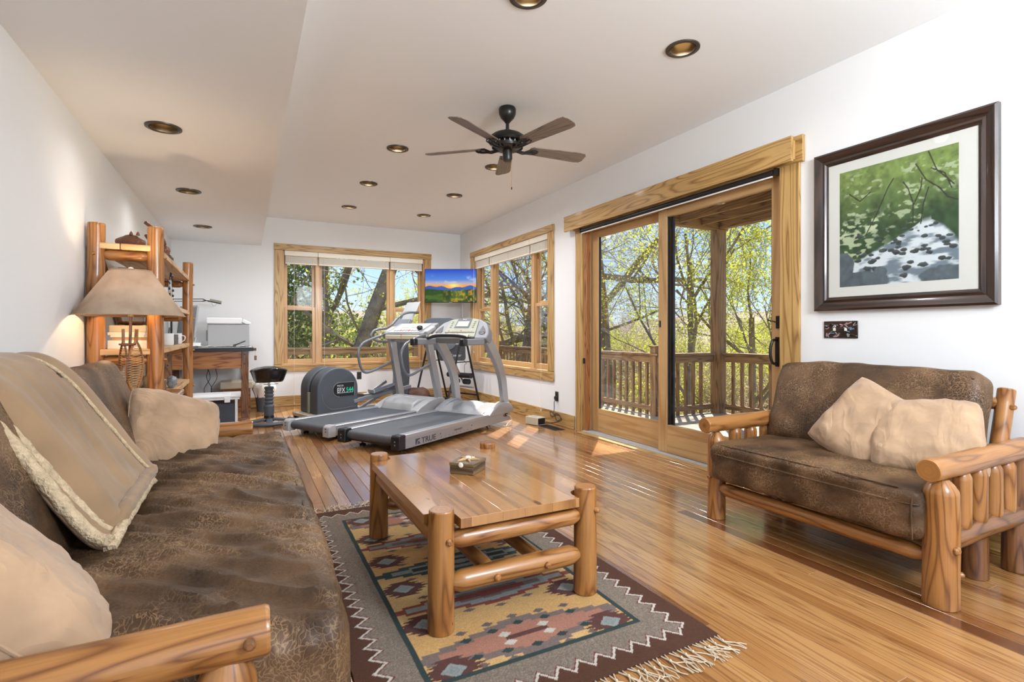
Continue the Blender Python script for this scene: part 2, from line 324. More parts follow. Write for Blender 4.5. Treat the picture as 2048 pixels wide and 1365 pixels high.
    def lathe(s, prof, seg=32, c=(0, 0, 0), axis='Z', caps=False):
        base = len(s.v); c = Vector(c)
        for i, (r, z) in enumerate(prof):
            for k in range(seg):
                a = 2 * PI * k / seg; x, y = r * math.cos(a), r * math.sin(a)
                p = {'Z': (x, y, z), 'X': (z, x, y), 'Y': (y, z, x)}[axis]; s.v.append(tuple(Vector(p) + c))
        for i in range(len(prof) - 1):
            for k in range(seg):
                k2 = (k + 1) % seg; A = base + i * seg; B = A + seg
                s.face([A + k, A + k2, B + k2, B + k], [(k / seg, i * .05), ((k + 1) / seg, i * .05), ((k + 1) / seg, i * .05 + .05), (k / seg, i * .05 + .05)])
        if caps:
            s.face([base + k for k in range(seg)][::-1], [(0, 0)] * seg)
            A = base + (len(prof) - 1) * seg; s.face([A + k for k in range(seg)], [(0, 0)] * seg)
        return s
    def prism(s, poly, h, M4=None):
        """2-D polygon (x,y) extruded from 0 to h in z, then mapped by matrix M4"""
        M4 = M4 or Matrix(); o = len(s.v); n = len(poly)
        for z in (0, h):
            for x, y in poly: s.v.append(tuple(M4 @ Vector((x, y, z))))
        s.face([o + i for i in range(n)][::-1], [poly[i] for i in range(n)][::-1]); s.face([o + n + i for i in range(n)], list(poly))
        for i in range(n):
            j = (i + 1) % n; s.face([o + i, o + j, o + n + j, o + n + i], [(0, 0), (.05, 0), (.05, h), (0, h)])
        return s
    def grid(s, fn, nu, nv, closed=False, su=1, sv=1):
        o = len(s.v)
        for i in range(nu + 1):
            for j in range(nv + 1): s.v.append(tuple(fn(i / nu, j / nv)))
        w = nv + 1
        for i in range(nu):
            for j in range(nv):
                a = o + i * w + j; s.face([a, a + w, a + w + 1, a + 1], [(i / nu * su, j / nv * sv), ((i + 1) / nu * su, j / nv * sv), ((i + 1) / nu * su, (j + 1) / nv * sv), (i / nu * su, (j + 1) / nv * sv)])
        return s
def smooth_path(P, k=6):
    P = [Vector(p) for p in P]; out = []
    for i in range(len(P) - 1):
        p0 = P[max(i - 1, 0)]; p1 = P[i]; p2 = P[i + 1]; p3 = P[min(i + 2, len(P) - 1)]
        for j in range(k):
            t = j / k
            out.append(.5 * ((2 * p1) + (p2 - p0) * t + (2 * p0 - 5 * p1 + 4 * p2 - p3) * t * t + (3 * p1 - p0 - 3 * p2 + p3) * t ** 3))
    out.append(P[-1]); return out
ROOT = {}
def build(name, mb, m, parent=None, smooth=True, bevel=0, kind=None, label=None, seg=2, sharp=40):
    me = bpy.data.meshes.new(name)
    off = Vector((0, 0, 0))
    if parent is not None and parent.name in ROOT: off = ROOT[parent.name]
    V = mb.v if off.length == 0 else [(x - off.x, y - off.y, z - off.z) for x, y, z in mb.v]
    me.from_pydata(V, [], mb.f)
    uvl = me.uv_layers.new(name='UVMap')
    flat = [c for f in mb.uv for p in f for c in p]; uvl.data.foreach_set('uv', flat)
    me.materials.append(m)
    if smooth:
        me.polygons.foreach_set('use_smooth', [True] * len(me.polygons))
        try: me.set_sharp_from_angle(angle=R(sharp))
        except Exception: pass
    me.update()
    o = bpy.data.objects.new(name, me); C.objects.link(o)
    if parent is not None:
        o.parent = parent
        if parent.name in ROOT: ROOT[o.name] = ROOT[parent.name]
    if bevel:
        b = o.modifiers.new('bevel', 'BEVEL'); b.width = bevel; b.segments = seg; b.limit_method = 'ANGLE'; b.angle_limit = R(35)
    if kind: o['kind'] = kind
    if label: o['label'] = label
    return o
def struct(name, mb, m, parent=None, **k):
    o = build(name, mb, m, parent, **k)
    if parent is None: o['kind'] = 'structure'
    return o
def sempty(name, loc=(0, 0, 0)):
    o = bpy.data.objects.new(name, None); C.objects.link(o); o.empty_display_size = .1; o['kind'] = 'structure'; return o
def tag(o, label, cat, group=None, kind=None):
    o['label'] = label; o['category'] = cat
    if group: o['group'] = group
    if kind: o['kind'] = kind
    return o
def thing(name, label, cat, loc=(0, 0, 0), rotz=None, group=None):
    """rotz None: parts are given in world coordinates; else in the thing's own frame"""
    o = bpy.data.objects.new(name, None); C.objects.link(o); o.location = loc; o.empty_display_size = .1
    if rotz is not None: o.rotation_euler = (0, 0, rotz)
    else: ROOT[o.name] = Vector(loc)
    return tag(o, label, cat, group)
def single(name, mb, m, label, cat, origin=None, group=None, **k):
    """a thing that is one mesh; vertices in world coordinates"""
    if origin is None:
        a = np.array(mb.v); origin = ((a[:, 0].min() + a[:, 0].max()) / 2, (a[:, 1].min() + a[:, 1].max()) / 2, a[:, 2].min())
    off = Vector([float(q) for q in origin]); mb.v = [(x - off.x, y - off.y, z - off.z) for x, y, z in mb.v]
    o = build(name, mb, m, None, **k); o.location = off; return tag(o, label, cat, group)
def dup(o, parent=None, depth=0):
    c = o.copy(); C.objects.link(c)
    if parent is not None: c.parent = parent
    for ch in list(o.children): dup(ch, c, depth + 1)
    return c
def text(s, size, m, parent, M4, name='lettering', ext=.0008, shear=0, sx=1.0, bold=0, label=None):
    cu = bpy.data.curves.new('txt', 'FONT'); cu.body = s; cu.size = size; cu.extrude = ext; cu.shear = shear; cu.align_x = 'LEFT'; cu.offset = bold; cu.resolution_u = 3
    t = bpy.data.objects.new('txt', cu); C.objects.link(t); dg = bpy.context.evaluated_depsgraph_get(); dg.update()
    me = bpy.data.meshes.new_from_object(t.evaluated_get(dg)); bpy.data.objects.remove(t); me.name = name
    me.transform(M4 @ Matrix.Diagonal((sx, 1, 1, 1))); me.materials.clear(); me.materials.append(m)
    o = bpy.data.objects.new(name, me); C.objects.link(o); o.parent = parent
    if parent.name in ROOT:
        me.transform(Matrix.Translation(-ROOT[parent.name])); ROOT[o.name] = ROOT[parent.name]
    if label: o['label'] = label
    return o
def frame_mat(o, x, y):
    x = Vector(x).normalized(); y = Vector(y); y = (y - x * y.dot(x)).normalized(); z = x.cross(y)
    m = Matrix((x, y, z)).transposed().to_4x4(); m.translation = Vector(o); return m
def color_grid(name, cols, M4, w, h, m, parent=None, disp=None):
    """flat print as a fine grid with colours from array cols[ny,nx,3]"""
    ny, nx = cols.shape[:2]; xs = np.linspace(0, w, nx); ys = np.linspace(0, h, ny); X, Y = np.meshgrid(xs, ys); Z = disp if disp is not None else np.zeros_like(X)
    v = np.stack([X.ravel(), Y.ravel(), Z.ravel()], 1); Mn = np.array(M4); v = v @ Mn[:3, :3].T + Mn[:3, 3]
    if parent is not None and parent.name in ROOT: v = v - np.array(ROOT[parent.name])
    idx = np.arange(nx * ny).reshape(ny, nx); f = np.stack([idx[:-1, :-1], idx[:-1, 1:], idx[1:, 1:], idx[1:, :-1]], -1).reshape(-1, 4)
    me = bpy.data.meshes.new(name); me.vertices.add(len(v)); me.vertices.foreach_set('co', v.ravel().astype(np.float32))
    me.loops.add(f.size); me.loops.foreach_set('vertex_index', f.ravel().astype(np.int32)); me.polygons.add(len(f))
    me.polygons.foreach_set('loop_start', np.arange(0, f.size, 4, dtype=np.int32)); me.update(calc_edges=True)
    me.polygons.foreach_set('use_smooth', np.ones(len(f), dtype=bool))
    a = me.color_attributes.new('Col', 'FLOAT_COLOR', 'POINT'); cc = np.concatenate([cols.reshape(-1, 3), np.ones((nx * ny, 1))], 1).astype(np.float32)
    a.data.foreach_set('color', cc.ravel()); me.materials.append(m)
    o = bpy.data.objects.new(name, me); C.objects.link(o)
    if parent is not None:
        o.parent = parent
        if parent.name in ROOT: ROOT[o.name] = ROOT[parent.name]
    return o
def softbox(c, d, rad, n=(24, 24, 8), fn=None, rot=None):
    """rounded, slightly inflated cushion box; fn(p, nrm) gives extra displacement along nrm"""
    mb = MB(); c = Vector(c); hx, hy, hz = [q / 2 for q in d]
    def pt(p):
        q = Vector((max(-hx + rad, min(hx - rad, p.x)), max(-hy + rad, min(hy - rad, p.y)), max(-hz + rad, min(hz - rad, p.z))))
        dv = p - q
        if dv.length < 1e-9: return p, Vector((0, 0, 1))
        nn = dv.normalized(); return q + nn * rad, nn
    key = {}
    def add(p):
        k = (round(p.x, 5), round(p.y, 5), round(p.z, 5))
        if k in key: return key[k]
        q, nn = pt(p)
        if fn: q = q + nn * fn(q, nn)
        if rot is not None: q = rot @ q
        key[k] = len(mb.v); mb.v.append(tuple(q + c)); return key[k]
    for ax in range(3):
        o = [i for i in range(3) if i != ax]; H = (hx, hy, hz)
        for sg in (-1, 1):
            nu, nv = n[o[0]], n[o[1]]; G = []
            for i in range(nu + 1):
                row = []
                for j in range(nv + 1):
                    p = Vector((0, 0, 0)); p[ax] = sg * H[ax]
                    p[o[0]] = H[o[0]] * (2 * i / nu - 1); p[o[1]] = H[o[1]] * (2 * j / nv - 1); row.append(add(p))
                G.append(row)
            for i in range(nu):
                for j in range(nv):
                    q = [G[i][j], G[i + 1][j], G[i + 1][j + 1], G[i][j + 1]]
                    if (sg < 0) != (ax == 1): q = q[::-1]
                    mb.face(q, [(i / nu, j / nv), ((i + 1) / nu, j / nv), ((i + 1) / nu, (j + 1) / nv), (i / nu, (j + 1) / nv)])
    return mb
def N3(x, y, z): return noise.noise(Vector((x, y, z)))
# ---------------------------------------------------------------- room shell
XL, XR, YF, YN, HC, HS, XS = -.90, 3.34, 8.48, -1.6, 2.81, 2.38, .215
fl = struct('floor', MB().b2((XL - .1, YN - .1, -.12), (XR + .12, YF + .12, -.022)), M['gap'], smooth=False)
# floor planks run the length of the room
pw = .0795; nrow = int((XR + .10 - XL) / pw) + 1; k = 0; cells = []
for i in range(nrow):
    x0 = XL + i * pw; y = YN - rnd.uniform(0, 2.2)
    while y < YF:
        L = rnd.choice([1.4, 1.9, 2.4, 2.9, 3.4]) * rnd.uniform(.9, 1.15); y1 = min(y + L, YF)
        if y1 > YN: cells.append((x0, max(y, YN), y1))
        y = y1 + .001
for x0, ya, yb in cells:
    L = yb - ya; w = pw - .0014; b = .0018; mb = MB()
    w = min(w, XR + .1 - x0)
    if w < .01: continue
    c = [(-w / 2, -L / 2), (w / 2, -L / 2), (w / 2, L / 2), (-w / 2, L / 2)]; ci = [(-w / 2 + b, -L / 2 + b), (w / 2 - b, -L / 2 + b), (w / 2 - b, L / 2 - b), (-w / 2 + b, L / 2 - b)]
    mb.v = [(x, y, -.02) for x, y in c] + [(x, y, -b) for x, y in c] + [(x, y, 0) for x, y in ci]
    for q in range(4):
        r = (q + 1) % 4
        mb.face([q, r, 4 + r, 4 + q], [(0, 0)] * 4); mb.face([4 + q, 4 + r, 8 + r, 8 + q], [(0, 0)] * 4)
    mb.face([8, 9, 10, 11], [(0, 0)] * 4)
    o = build('plank', mb, M['floor'], fl, smooth=False); o.location = (x0 + w / 2, (ya + yb) / 2, 0)
struct('wall_left', MB().b2((XL - .12, YN, 0), (XL, YF + .12, HS + .2)), M['wall'], smooth=False)
def wall_with_holes(name, a, b, z0, z1, holes, plane, t0, t1, m):
    """holes: (a0,a1,z0,z1); plane 'X' = wall along Y at x in t0..t1, 'Y' = wall along X"""
    mb = MB(); A = sorted({a, b, *[h[0] for h in holes], *[h[1] for h in holes]}); Z = sorted({z0, z1, *[h[2] for h in holes], *[h[3] for h in holes]})
    for i in range(len(A) - 1):
        for j in range(len(Z) - 1):
            ca, cz = (A[i] + A[i + 1]) / 2, (Z[j] + Z[j + 1]) / 2
            if any(h[0] < ca < h[1] and h[2] < cz < h[3] for h in holes): continue
            if plane == 'X': mb.b2((t0, A[i], Z[j]), (t1, A[i + 1], Z[j + 1]))
            else: mb.b2((A[i], t0, Z[j]), (A[i + 1], t1, Z[j + 1]))
    return struct(name, mb, m, smooth=False)
W2 = (5.50, 7.84, .63, 2.34); D1 = (2.36, 4.78, 0, 2.24); W1 = (.505, 2.69, .63, 2.34)
WT = .17
wall_with_holes('wall_right', YN, YF, 0, HC, [W2, D1], 'X', XR, XR + WT, M['wall'])
wall_with_holes('wall_far', XL - .12, XR + WT, 0, HC, [W1], 'Y', YF, YF + WT, M['wall'])
wall_with_holes('wall_near', XL - .12, XR + WT, 0, HC, [(-.7, 3.1, .2, 2.5)], 'Y', YN - .12, YN, M['wall'])  # unseen wall; its wide opening is added to let the fill light in
struct('ceiling', MB().b2((XS, YN - .12, HC), (XR + WT, YF + WT, HC + .1)), M['ceil'], smooth=False)
sm = MB().b2((XL - .12, YN - .12, HS), (XS, YF, HC + .1)); struct('ceiling_soffit', sm, M['ceil'], smooth=False)
BBH = .155
def bboard(name, a, b, ax, s):
    mb = MB(); mb2 = MB()
    if ax == 'X': mb.b2((XR - .018, a, 0), (XR - .001, b, BBH)); mb2.b2((XR - .034, a, 0), (XR - .018, b, .022))
    elif ax == 'XL': mb.b2((XL + .001, a, 0), (XL + .018, b, BBH)); mb2.b2((XL + .018, a, 0), (XL + .034, b, .022))
    else: mb.b2((a, YF - .018, 0), (b, YF - .001, BBH)); mb2.b2((a, YF - .034, 0), (b, YF - .018, .022))
    o = struct(name, mb, M['trim'], smooth=False, bevel=.004); build('shoe_moulding', mb2, M['trim'], o, smooth=False, bevel=.005)
bboard('baseboard_right', 4.93, YF - .02, 'X', 1); bboard('baseboard_right_near', YN, 2.22, 'X', 1)
bboard('baseboard_far', XL + .02, XR - .02, 'Y', 1); bboard('baseboard_left', YN, YF - .02, 'XL', 1)

# windows ----------------------------------------------------------------------------
def window(name, P, w, z0, z1, panes, casing, depth=WT):
    """P(a, d, z): a along the wall, d into the wall (negative = towards the room). panes: (a0,a1,kind)"""
    o = sempty(name)
    def bx(mb, a0, a1, d0, d1, z0_, z1_):
        p, q = P(a0, d0, z0_), P(a1, d1, z1_); mb.b2(p, q)
    ca0, ca1, cz0, cz1 = casing; cw = .012
    def piece(nm, a0, a1, d0, d1, z0_, z1_, m=M['trim'], par=o, bev=.003):
        mb = MB(); bx(mb, a0, a1, d0, d1, z0_, z1_); return build(nm, mb, m, par, smooth=False, bevel=bev)
    a0, a1 = w
    piece('head_casing', ca0, ca1, -.03, -.001, z1 - .005, cz1); piece('side_casing', ca0 + .005, a0 + .005, -.022, -.001, z0 + .0, z1 - .005)
    piece('side_casing', a1 - .005, ca1 - .005, -.022, -.001, z0 + .0, z1 - .005); piece('apron', ca0, ca1, -.024, -.001, cz0, z0 - .005)
    piece('stool', a0 - .02, a1 + .02, -.03, depth - .03, z0 - .03, z0 + .004, M['frame'])
    for s0, s1 in ((a0, a0 + .02), (a1 - .02, a1)): piece('jamb', s0, s1, 0, depth, z0, z1, M['frame'])
    piece('jamb', a0, a1, 0, depth, z1 - .02, z1, M['frame'])
    for i in range(len(panes) - 1): piece('mullion', panes[i][1], panes[i + 1][0], .05, depth - .005, z0, z1, M['frame'])
    for (p0, p1, kind) in panes:
        if kind == 'fixed':
            s = sashes(piece, p0, p1, z0 + .004, z1 - .02, .10, .04)
        else:
            zm = (1.47)
            sashes(piece, p0, p1, zm - .02, z1 - .02, .125, .045)
            sashes(piece, p0, p1, z0 + .004, zm + .02, .085, .045)
    return o
def sashes(piece, p0, p1, z0, z1, d, sw):
    s = piece('sash', p0, p0 + sw, d - .02, d + .02, z0, z1, M['frame'])
    for q in ((p1 - sw, p1, z0, z1), (p0 + sw, p1 - sw, z0, z0 + sw + .02), (p0 + sw, p1 - sw, z1 - sw, z1)):
        piece('sash_rail', q[0], q[1], d - .02, d + .02, q[2], q[3], M['frame'], s)
    piece('pane', p0 + sw - .004, p1 - sw + .004, d - .003, d + .003, z0 + sw + .016, z1 - sw + .004, M['glass'], s, 0)
    return s
window('window_1', lambda a, d, z: (a, YF + d, z), (W1[0], W1[1]), W1[2], W1[3],
       [(.53, .97, 'dh'), (1.03, 2.12, 'fixed'), (2.18, 2.665, 'dh')], (.386, 2.812, .517, 2.43))
window('window_2', lambda a, d, z: (XR + d, a, z), (W2[0], W2[1]), W2[2], W2[3],
       [(5.525, 5.97, 'dh'), (6.04, 7.26, 'fixed'), (7.33, 7.815, 'dh')], (5.372, 7.966, .51, 2.42))
# sliding door -----------------------------------------------------------------------
dr = sempty('door_1')
def dpiece(nm, x0, x1, y0, y1, z0, z1, m=M['trim'], par=dr, bev=.003): return build(nm, MB().b2((x0, y0, z0), (x1, y1, z1)), m, par, smooth=False, bevel=bev)
dpiece('side_casing', XR - .022, XR - .001, 4.765, 4.892, 0, 2.42); dpiece('side_casing', XR - .022, XR - .001, 2.23, 2.375, 0, 2.42)
dpiece('head_casing', XR - .03, XR - .001, 2.2, 4.93, 2.25, 2.43)
dpiece('fascia_board', 3.245, 3.27, 2.236, 5.02, 2.25, 2.42); dpiece('fascia_return', 3.27, 3.31, 2.25, 2.275, 2.27, 2.40)
for a, b in ((4.75, 4.78), (2.36, 2.385)): dpiece('jamb', XR, XR + WT, a, b, 0, 2.24, M['frame'])
dpiece('jamb_stop', XR + .0, XR + .055, 4.71, 4.75, 0, 2.24, M['oak'])
dpiece('head_jamb', XR, XR + WT, 2.385, 4.75, 2.215, 2.24, M['frame'])
dpiece('threshold', XR - .03, XR + WT + .03, 2.385, 4.75, -.02, .022, M['lgrey'])
dpiece('threshold_board', XR - .10, XR - .03, 2.385, 4.75, 0, .014, M['trim'])
def dpanel(x, y0, y1, z0=.025, z1=2.212):
    s = dpiece('door_panel', x - .02, x + .02, y0, y0 + .085, z0, z1, M['frame'])
    dpiece('stile', x - .02, x + .02, y1 - .11, y1, z0, z1, M['frame'], s); dpiece('bottom_rail', x - .02, x + .02, y0 + .085, y1 - .11, z0, .275, M['frame'], s)
    dpiece('top_rail', x - .02, x + .02, y0 + .085, y1 - .11, 2.14, z1, M['frame'], s)
    dpiece('pane', x - .003, x + .003, y0 + .08, y1 - .105, .27, 2.145, M['glass'], s, 0)
    for q in ((y0 + .085, y0 + .092), (y1 - .117, y1 - .11)): dpiece('glazing_bead', x - .012, x + .012, q[0], q[1], .275, 2.14, M['black'], s, 0)
    return s
pL = dpanel(XR + .10, 3.52, 4.71); pR = dpanel(XR + .045, 2.385, 3.62)
dpiece('weather_strip', XR + .066, XR + .085, 3.47, 3.505, .05, 2.2, M['black'], pR, 0)
hx = XR + .022
mb = MB(); mb.b2((hx - .008, 2.405, .86), (hx + .002, 2.435, 1.07)); hp = build('handle_plate', mb, M['blackmetal'], pR, bevel=.003)
mb = MB(); mb.tube(smooth_path([(hx - .005, 2.42, .88), (hx - .05, 2.425, .89), (hx - .065, 2.43, .965), (hx - .05, 2.425, 1.04), (hx - .005, 2.42, 1.05)]), .010); build('door_handle', mb, M['blackmetal'], pR)
mb = MB(); mb.b2((hx - .008, 2.405, 1.13), (hx + .002, 2.43, 1.22)); build('latch_plate', mb, M['blackmetal'], pR, bevel=.003)
mb = MB(); mb.tube([(hx - .012, 2.418, 1.175), (hx - .03, 2.45, 1.185), (hx - .03, 2.475, 1.19)], .005); build('thumb_latch', mb, M['blackmetal'], pR)
dpiece('latch_plate', XR + .022, XR + .027, 3.585, 3.605, 1.15, 1.21, M['black'], pR, 0)
dpiece('shade_chain_holder', XR - .02, XR + .0, 4.735, 4.745, .76, .82, M['black'], dr, 0)
rs = thing('roller_shade', 'rolled-up black roller shade under the wooden fascia over the sliding door', 'shade', (3.305, 3.6, 2.225))
mb = MB(); mb.tube([(3.305, 2.40, 2.225), (3.305, 4.74, 2.225)], .021, 14); build('shade_roll', mb, M['black'], rs)
mb = MB(); mb.b2((3.285, 2.41, 2.19), (3.297, 4.73, 2.199)); build('hem_bar', mb, M['white'], rs)
for y in (2.385, 4.75): build('bracket', MB().b2((3.28, y - .006, 2.20), (3.335, y + .006, 2.25)), M['blackmetal'], rs, smooth=False)
# blinds: raised horizontal blinds -----------------------------------------------------
def blind(P, a0, a1, label, zt=2.335, cord=None, stack=.12, wand=None):
    t = thing('window_blind', label, 'blind', P((a0 + a1) / 2, 0, zt - .25), group=None)
    mb = MB(); mb.b2(P(a0, -.012, zt - .075), P(a1, 0, zt)); build('valance', mb, M['offwhite'], t, smooth=False, bevel=.004)
    mb = MB(); mb.b2(P(a0 + .01, .005, zt - .05), P(a1 - .01, .045, zt - .01)); build('head_rail', mb, M['offwhite'], t, smooth=False)
    n = 14; mb = MB()
    for i in range(n):
        z = zt - .078 - (stack - .02) * i / n; mb.b2(P(a0 + .012, .004, z - .0045), P(a1 - .012, .05, z))
    build('slat_stack', mb, M['offwhite'], t, smooth=False, kind='stuff')
    mb = MB(); mb.b2(P(a0 + .01, .002, zt - .078 - stack), P(a1 - .01, .052, zt - .058 - stack)); build('bottom_rail', mb, M['offwhite'], t, smooth=False, bevel=.003)
    nl = 2 if a1 - a0 < .7 else 3
    for i in range(nl):
        a = a0 + .07 + (a1 - a0 - .14) * i / (nl - 1); mb = MB(); mb.b2(P(a - .002, .000, zt - .075 - stack), P(a + .002, .004, zt - .06)); build('ladder_tape', mb, M['cream'], t, smooth=False)
    if cord:
        mb = MB(); p, q = P(cord[0], -.045, zt - .08), P(cord[0], -.045, cord[1]); mb.tube([P(cord[0], -.004, zt - .06), p, q], .0016, 5); build('lift_cord', mb, M['offwhite'], t)
        mb = MB(); mb.lathe([(0, 0), (.006, .003), (.008, -.02), (0, -.03)], 8, q); build('cord_tassel', mb, M['cream'], t)
    return t
PF = lambda a, d, z: (a, YF + d - .0, z)
PR = lambda a, d, z: (XR + d, a, z)
blind(PF, .53, 1.0, 'cream blind raised at the top of the left pane of the far window', cord=(.66, .05))
blind(PF, 1.004, 2.11, 'wide cream blind raised over the large middle pane of the far window', cord=(1.09, .35))
blind(PF, 2.114, 2.665, 'cream blind raised over the right pane of the far window, beside the television', cord=(2.6, .5))
blind(PR, 5.52, 5.99, 'cream blind raised over the pane of the right wall window nearest the glass door', cord=(5.62, .14))
blind(PR, 5.994, 7.27, 'wide cream blind raised over the middle pane of the right wall window')
blind(PR, 7.274, 7.81, 'cream blind raised over the pane of the right wall window nearest the corner', cord=(7.76, .8))

# recessed lights ------------------------------------------------------------------------
def can_light(x, y, z, label, group, e=5):
    t = thing('recessed_light', label, 'ceiling light', (x, y, z), group=None)
    mb = MB(); mb.lathe([(.098, -.001), (.097, -.006), (.075, -.008), (.072, .0)], 32, (x, y, z)); build('trim_ring', mb, M['bronzetrim'], t)
    mb = MB(); mb.lathe([(.073, -.006), (.070, .006), (.068, .012)], 32, (x, y, z)); build('baffle', mb, M['bronze'], t)
    return t
def cut_can(x, y, z, t, spot):
    mb = MB(); mb.lathe([(.0725, -.0065), (.066, .06), (.062, .11), (0, .115)], 32, (x, y, z)); build('baffle', mb, M['bronze'], t)
    mb = MB(); mb.lathe([(0, .045), (.03, .05), (.045, .07), (.045, .10)], 24, (x, y, z)); build('bulb', mb, M['bulb'], t)
labs = [((2.34, 2.31), 'recessed bronze ceiling light nearest the framed picture'), ((1.26, 4.77), 'recessed bronze ceiling light left of the fan, nearest to it'),
        ((1.26, 6.04), 'recessed bronze ceiling light, middle of the row left of the fan'), ((1.26, 7.29), 'recessed bronze ceiling light in the left row, nearest the far window'),
        ((2.32, 6.08), 'recessed bronze ceiling light beyond the fan, middle of the right row'), ((2.32, 7.32), 'recessed bronze ceiling light in the right row, above the television corner'),
        ((2.29, 4.85), 'recessed bronze ceiling light half hidden by a fan blade'), ((1.28, 2.31), 'recessed bronze ceiling light cut by the top edge of the photo')]
slabs = [((-.45, 3.87), 'recessed bronze light in the low soffit, nearest the camera'), ((-.45, 5.5), 'recessed bronze light in the low soffit, middle one of three'),
         ((-.45, 7.26), 'recessed bronze light in the low soffit, farthest, above the desk')]
for (L, z) in ((labs, HC), (slabs, HS)):
    for (x, y), lab in L:
        t = thing('recessed_light', lab, 'ceiling light', (x, y, z))
        mb = MB(); mb.lathe([(.100, .0), (.099, -.007), (.080, -.010), (.074, -.004)], 36, (x, y, z)); build('trim_ring', mb, M['bronzetrim'], t)
        cut_can(x, y, z, t, 1)
        l = bpy.data.lights.new('can_lamp', 'SPOT'); l.energy = (18 + 13 * max(0, y - 2)) * (1 if z == HC else .22); l.spot_size = R(165); l.spot_blend = 1; l.color = (.98, .985, 1); l.shadow_soft_size = .05
        lo = bpy.data.objects.new('can_lamp', l); C.objects.link(lo); lo.location = (x, y, z - .012)
# real holes for the cans
for (L, nm) in ((labs, 'ceiling'), (slabs, 'ceiling_soffit')):
    o = bpy.data.objects[nm]; z = HC if nm == 'ceiling' else HS
    x0, x1, y0, y1 = (XS + .001, XR + WT, YN - .12, YF + WT) if nm == 'ceiling' else (XL - .12, XS, YN - .12, YF)
    bm = bmesh.new(); th = .14 if nm != 'ceiling' else .14
    holes = [p for p, _ in L]
    # bottom skin: tiles around every can, a ring of quads joins each square tile to its round hole
    S = .13; xs = sorted({x0, x1, *[q for p in holes for q in (p[0] - S, p[0] + S)]}); ys = sorted({y0, y1, *[q for p in holes for q in (p[1] - S, p[1] + S)]})
    def uniq(a):
        out = []
        for q in a:
            if not out or q - out[-1] > 1e-4: out.append(q)
        return out
    # per hole bands instead of a shared lattice (columns differ by millimetres)
    rows = sorted({round(p[1], 1) for p in holes}); mbx = MB(); y = y0
    byrow = []
    for p in sorted(holes, key=lambda p: p[1]):
        if byrow and abs(byrow[-1][0][1] - p[1]) < .2: byrow[-1].append(p)
        else: byrow.append([p])
    for row in byrow:
        ym = sum(p[1] for p in row) / len(row); ya, yb = ym - S, ym + S
        def quad(xa, xb, ya_, yb_):
            b = len(mbx.v); mbx.v += [(xa, ya_, z), (xa, yb_, z), (xb, yb_, z), (xb, ya_, z)]; mbx.face([b, b + 1, b + 2, b + 3], [(0, 0)] * 4)
        quad(x0, x1, y, ya); x = x0
        for p in sorted(row):
            quad(x, p[0] - S, ya, yb); x = p[0] + S
            nseg = 32; b = len(mbx.v)
            for k in range(nseg):
                a = 2 * PI * k / nseg + PI / 4; cx, cy = math.cos(a), math.sin(a); m_ = max(abs(cx), abs(cy))
                mbx.v.append((p[0] + cx / m_ * S, ym + cy / m_ * S, z)); mbx.v.append((p[0] + cx * .085, p[1] + cy * .085, z)); mbx.v.append((p[0] + cx * .085, p[1] + cy * .085, z + .125))
            for k in range(nseg):
                k2 = (k + 1) % nseg; mbx.face([b + 3 * k, b + 3 * k + 1, b + 3 * k2 + 1, b + 3 * k2], [(0, 0)] * 4); mbx.face([b + 3 * k + 1, b + 3 * k + 2, b + 3 * k2 + 2, b + 3 * k2 + 1], [(0, 0)] * 4)
        quad(x, x1, ya, yb); y = yb
    quad(x0, x1, y, y1)
    zt = z + .14
    if nm == 'ceiling': mbx.b2((x0, y0, zt), (x1, y1, zt + .05))
    else:
        mbx.b2((x0, y0, zt), (x1 - .03, y1, zt + .32)); mbx.b2((x1 - .02, y0, z + .0005), (x1, y1, HC + .05))
    me = bpy.data.meshes.new(nm); me.from_pydata(mbx.v, [], mbx.f); me.materials.append(M['ceil']); me.update(); o.data = me
    bm.free()
# ---------------------------------------------------------------- outside: deck, railings, roof
DZ = -.03
dk = struct('deck_floor', MB().b2((XR + WT + .02, .5, DZ - .25), (5.02, 10.42, DZ - .04)), M['deckrail'], smooth=False)
struct('deck_frame', MB().b2((5.02, .5, DZ - .25), (6.05, 5.3, DZ - .04)).b2((-2, YF + WT + .02, DZ - .25), (XR + WT + .02, 10.42, DZ - .04)), M['deckrail'], smooth=False)
for i in range(18):
    x = XR + WT + .03 + .14 * i + .07
    if x > 6.06: break
    y1 = 10.42 if x < 5.02 else 5.3; ya = .5
    o = build('deck_board', MB().b2((x - .067, ya, DZ - .038), (x + .067, y1, DZ)), M['deckfloor'], dk, smooth=False, bevel=.003)
for i in range(12):
    y = YF + WT + .03 + .14 * i + .07
    build('deck_board', MB().b2((-2, y - .067, DZ - .038), (XR + WT + .02, y + .067, DZ)), M['deckfloor'], dk, smooth=False, bevel=.003)
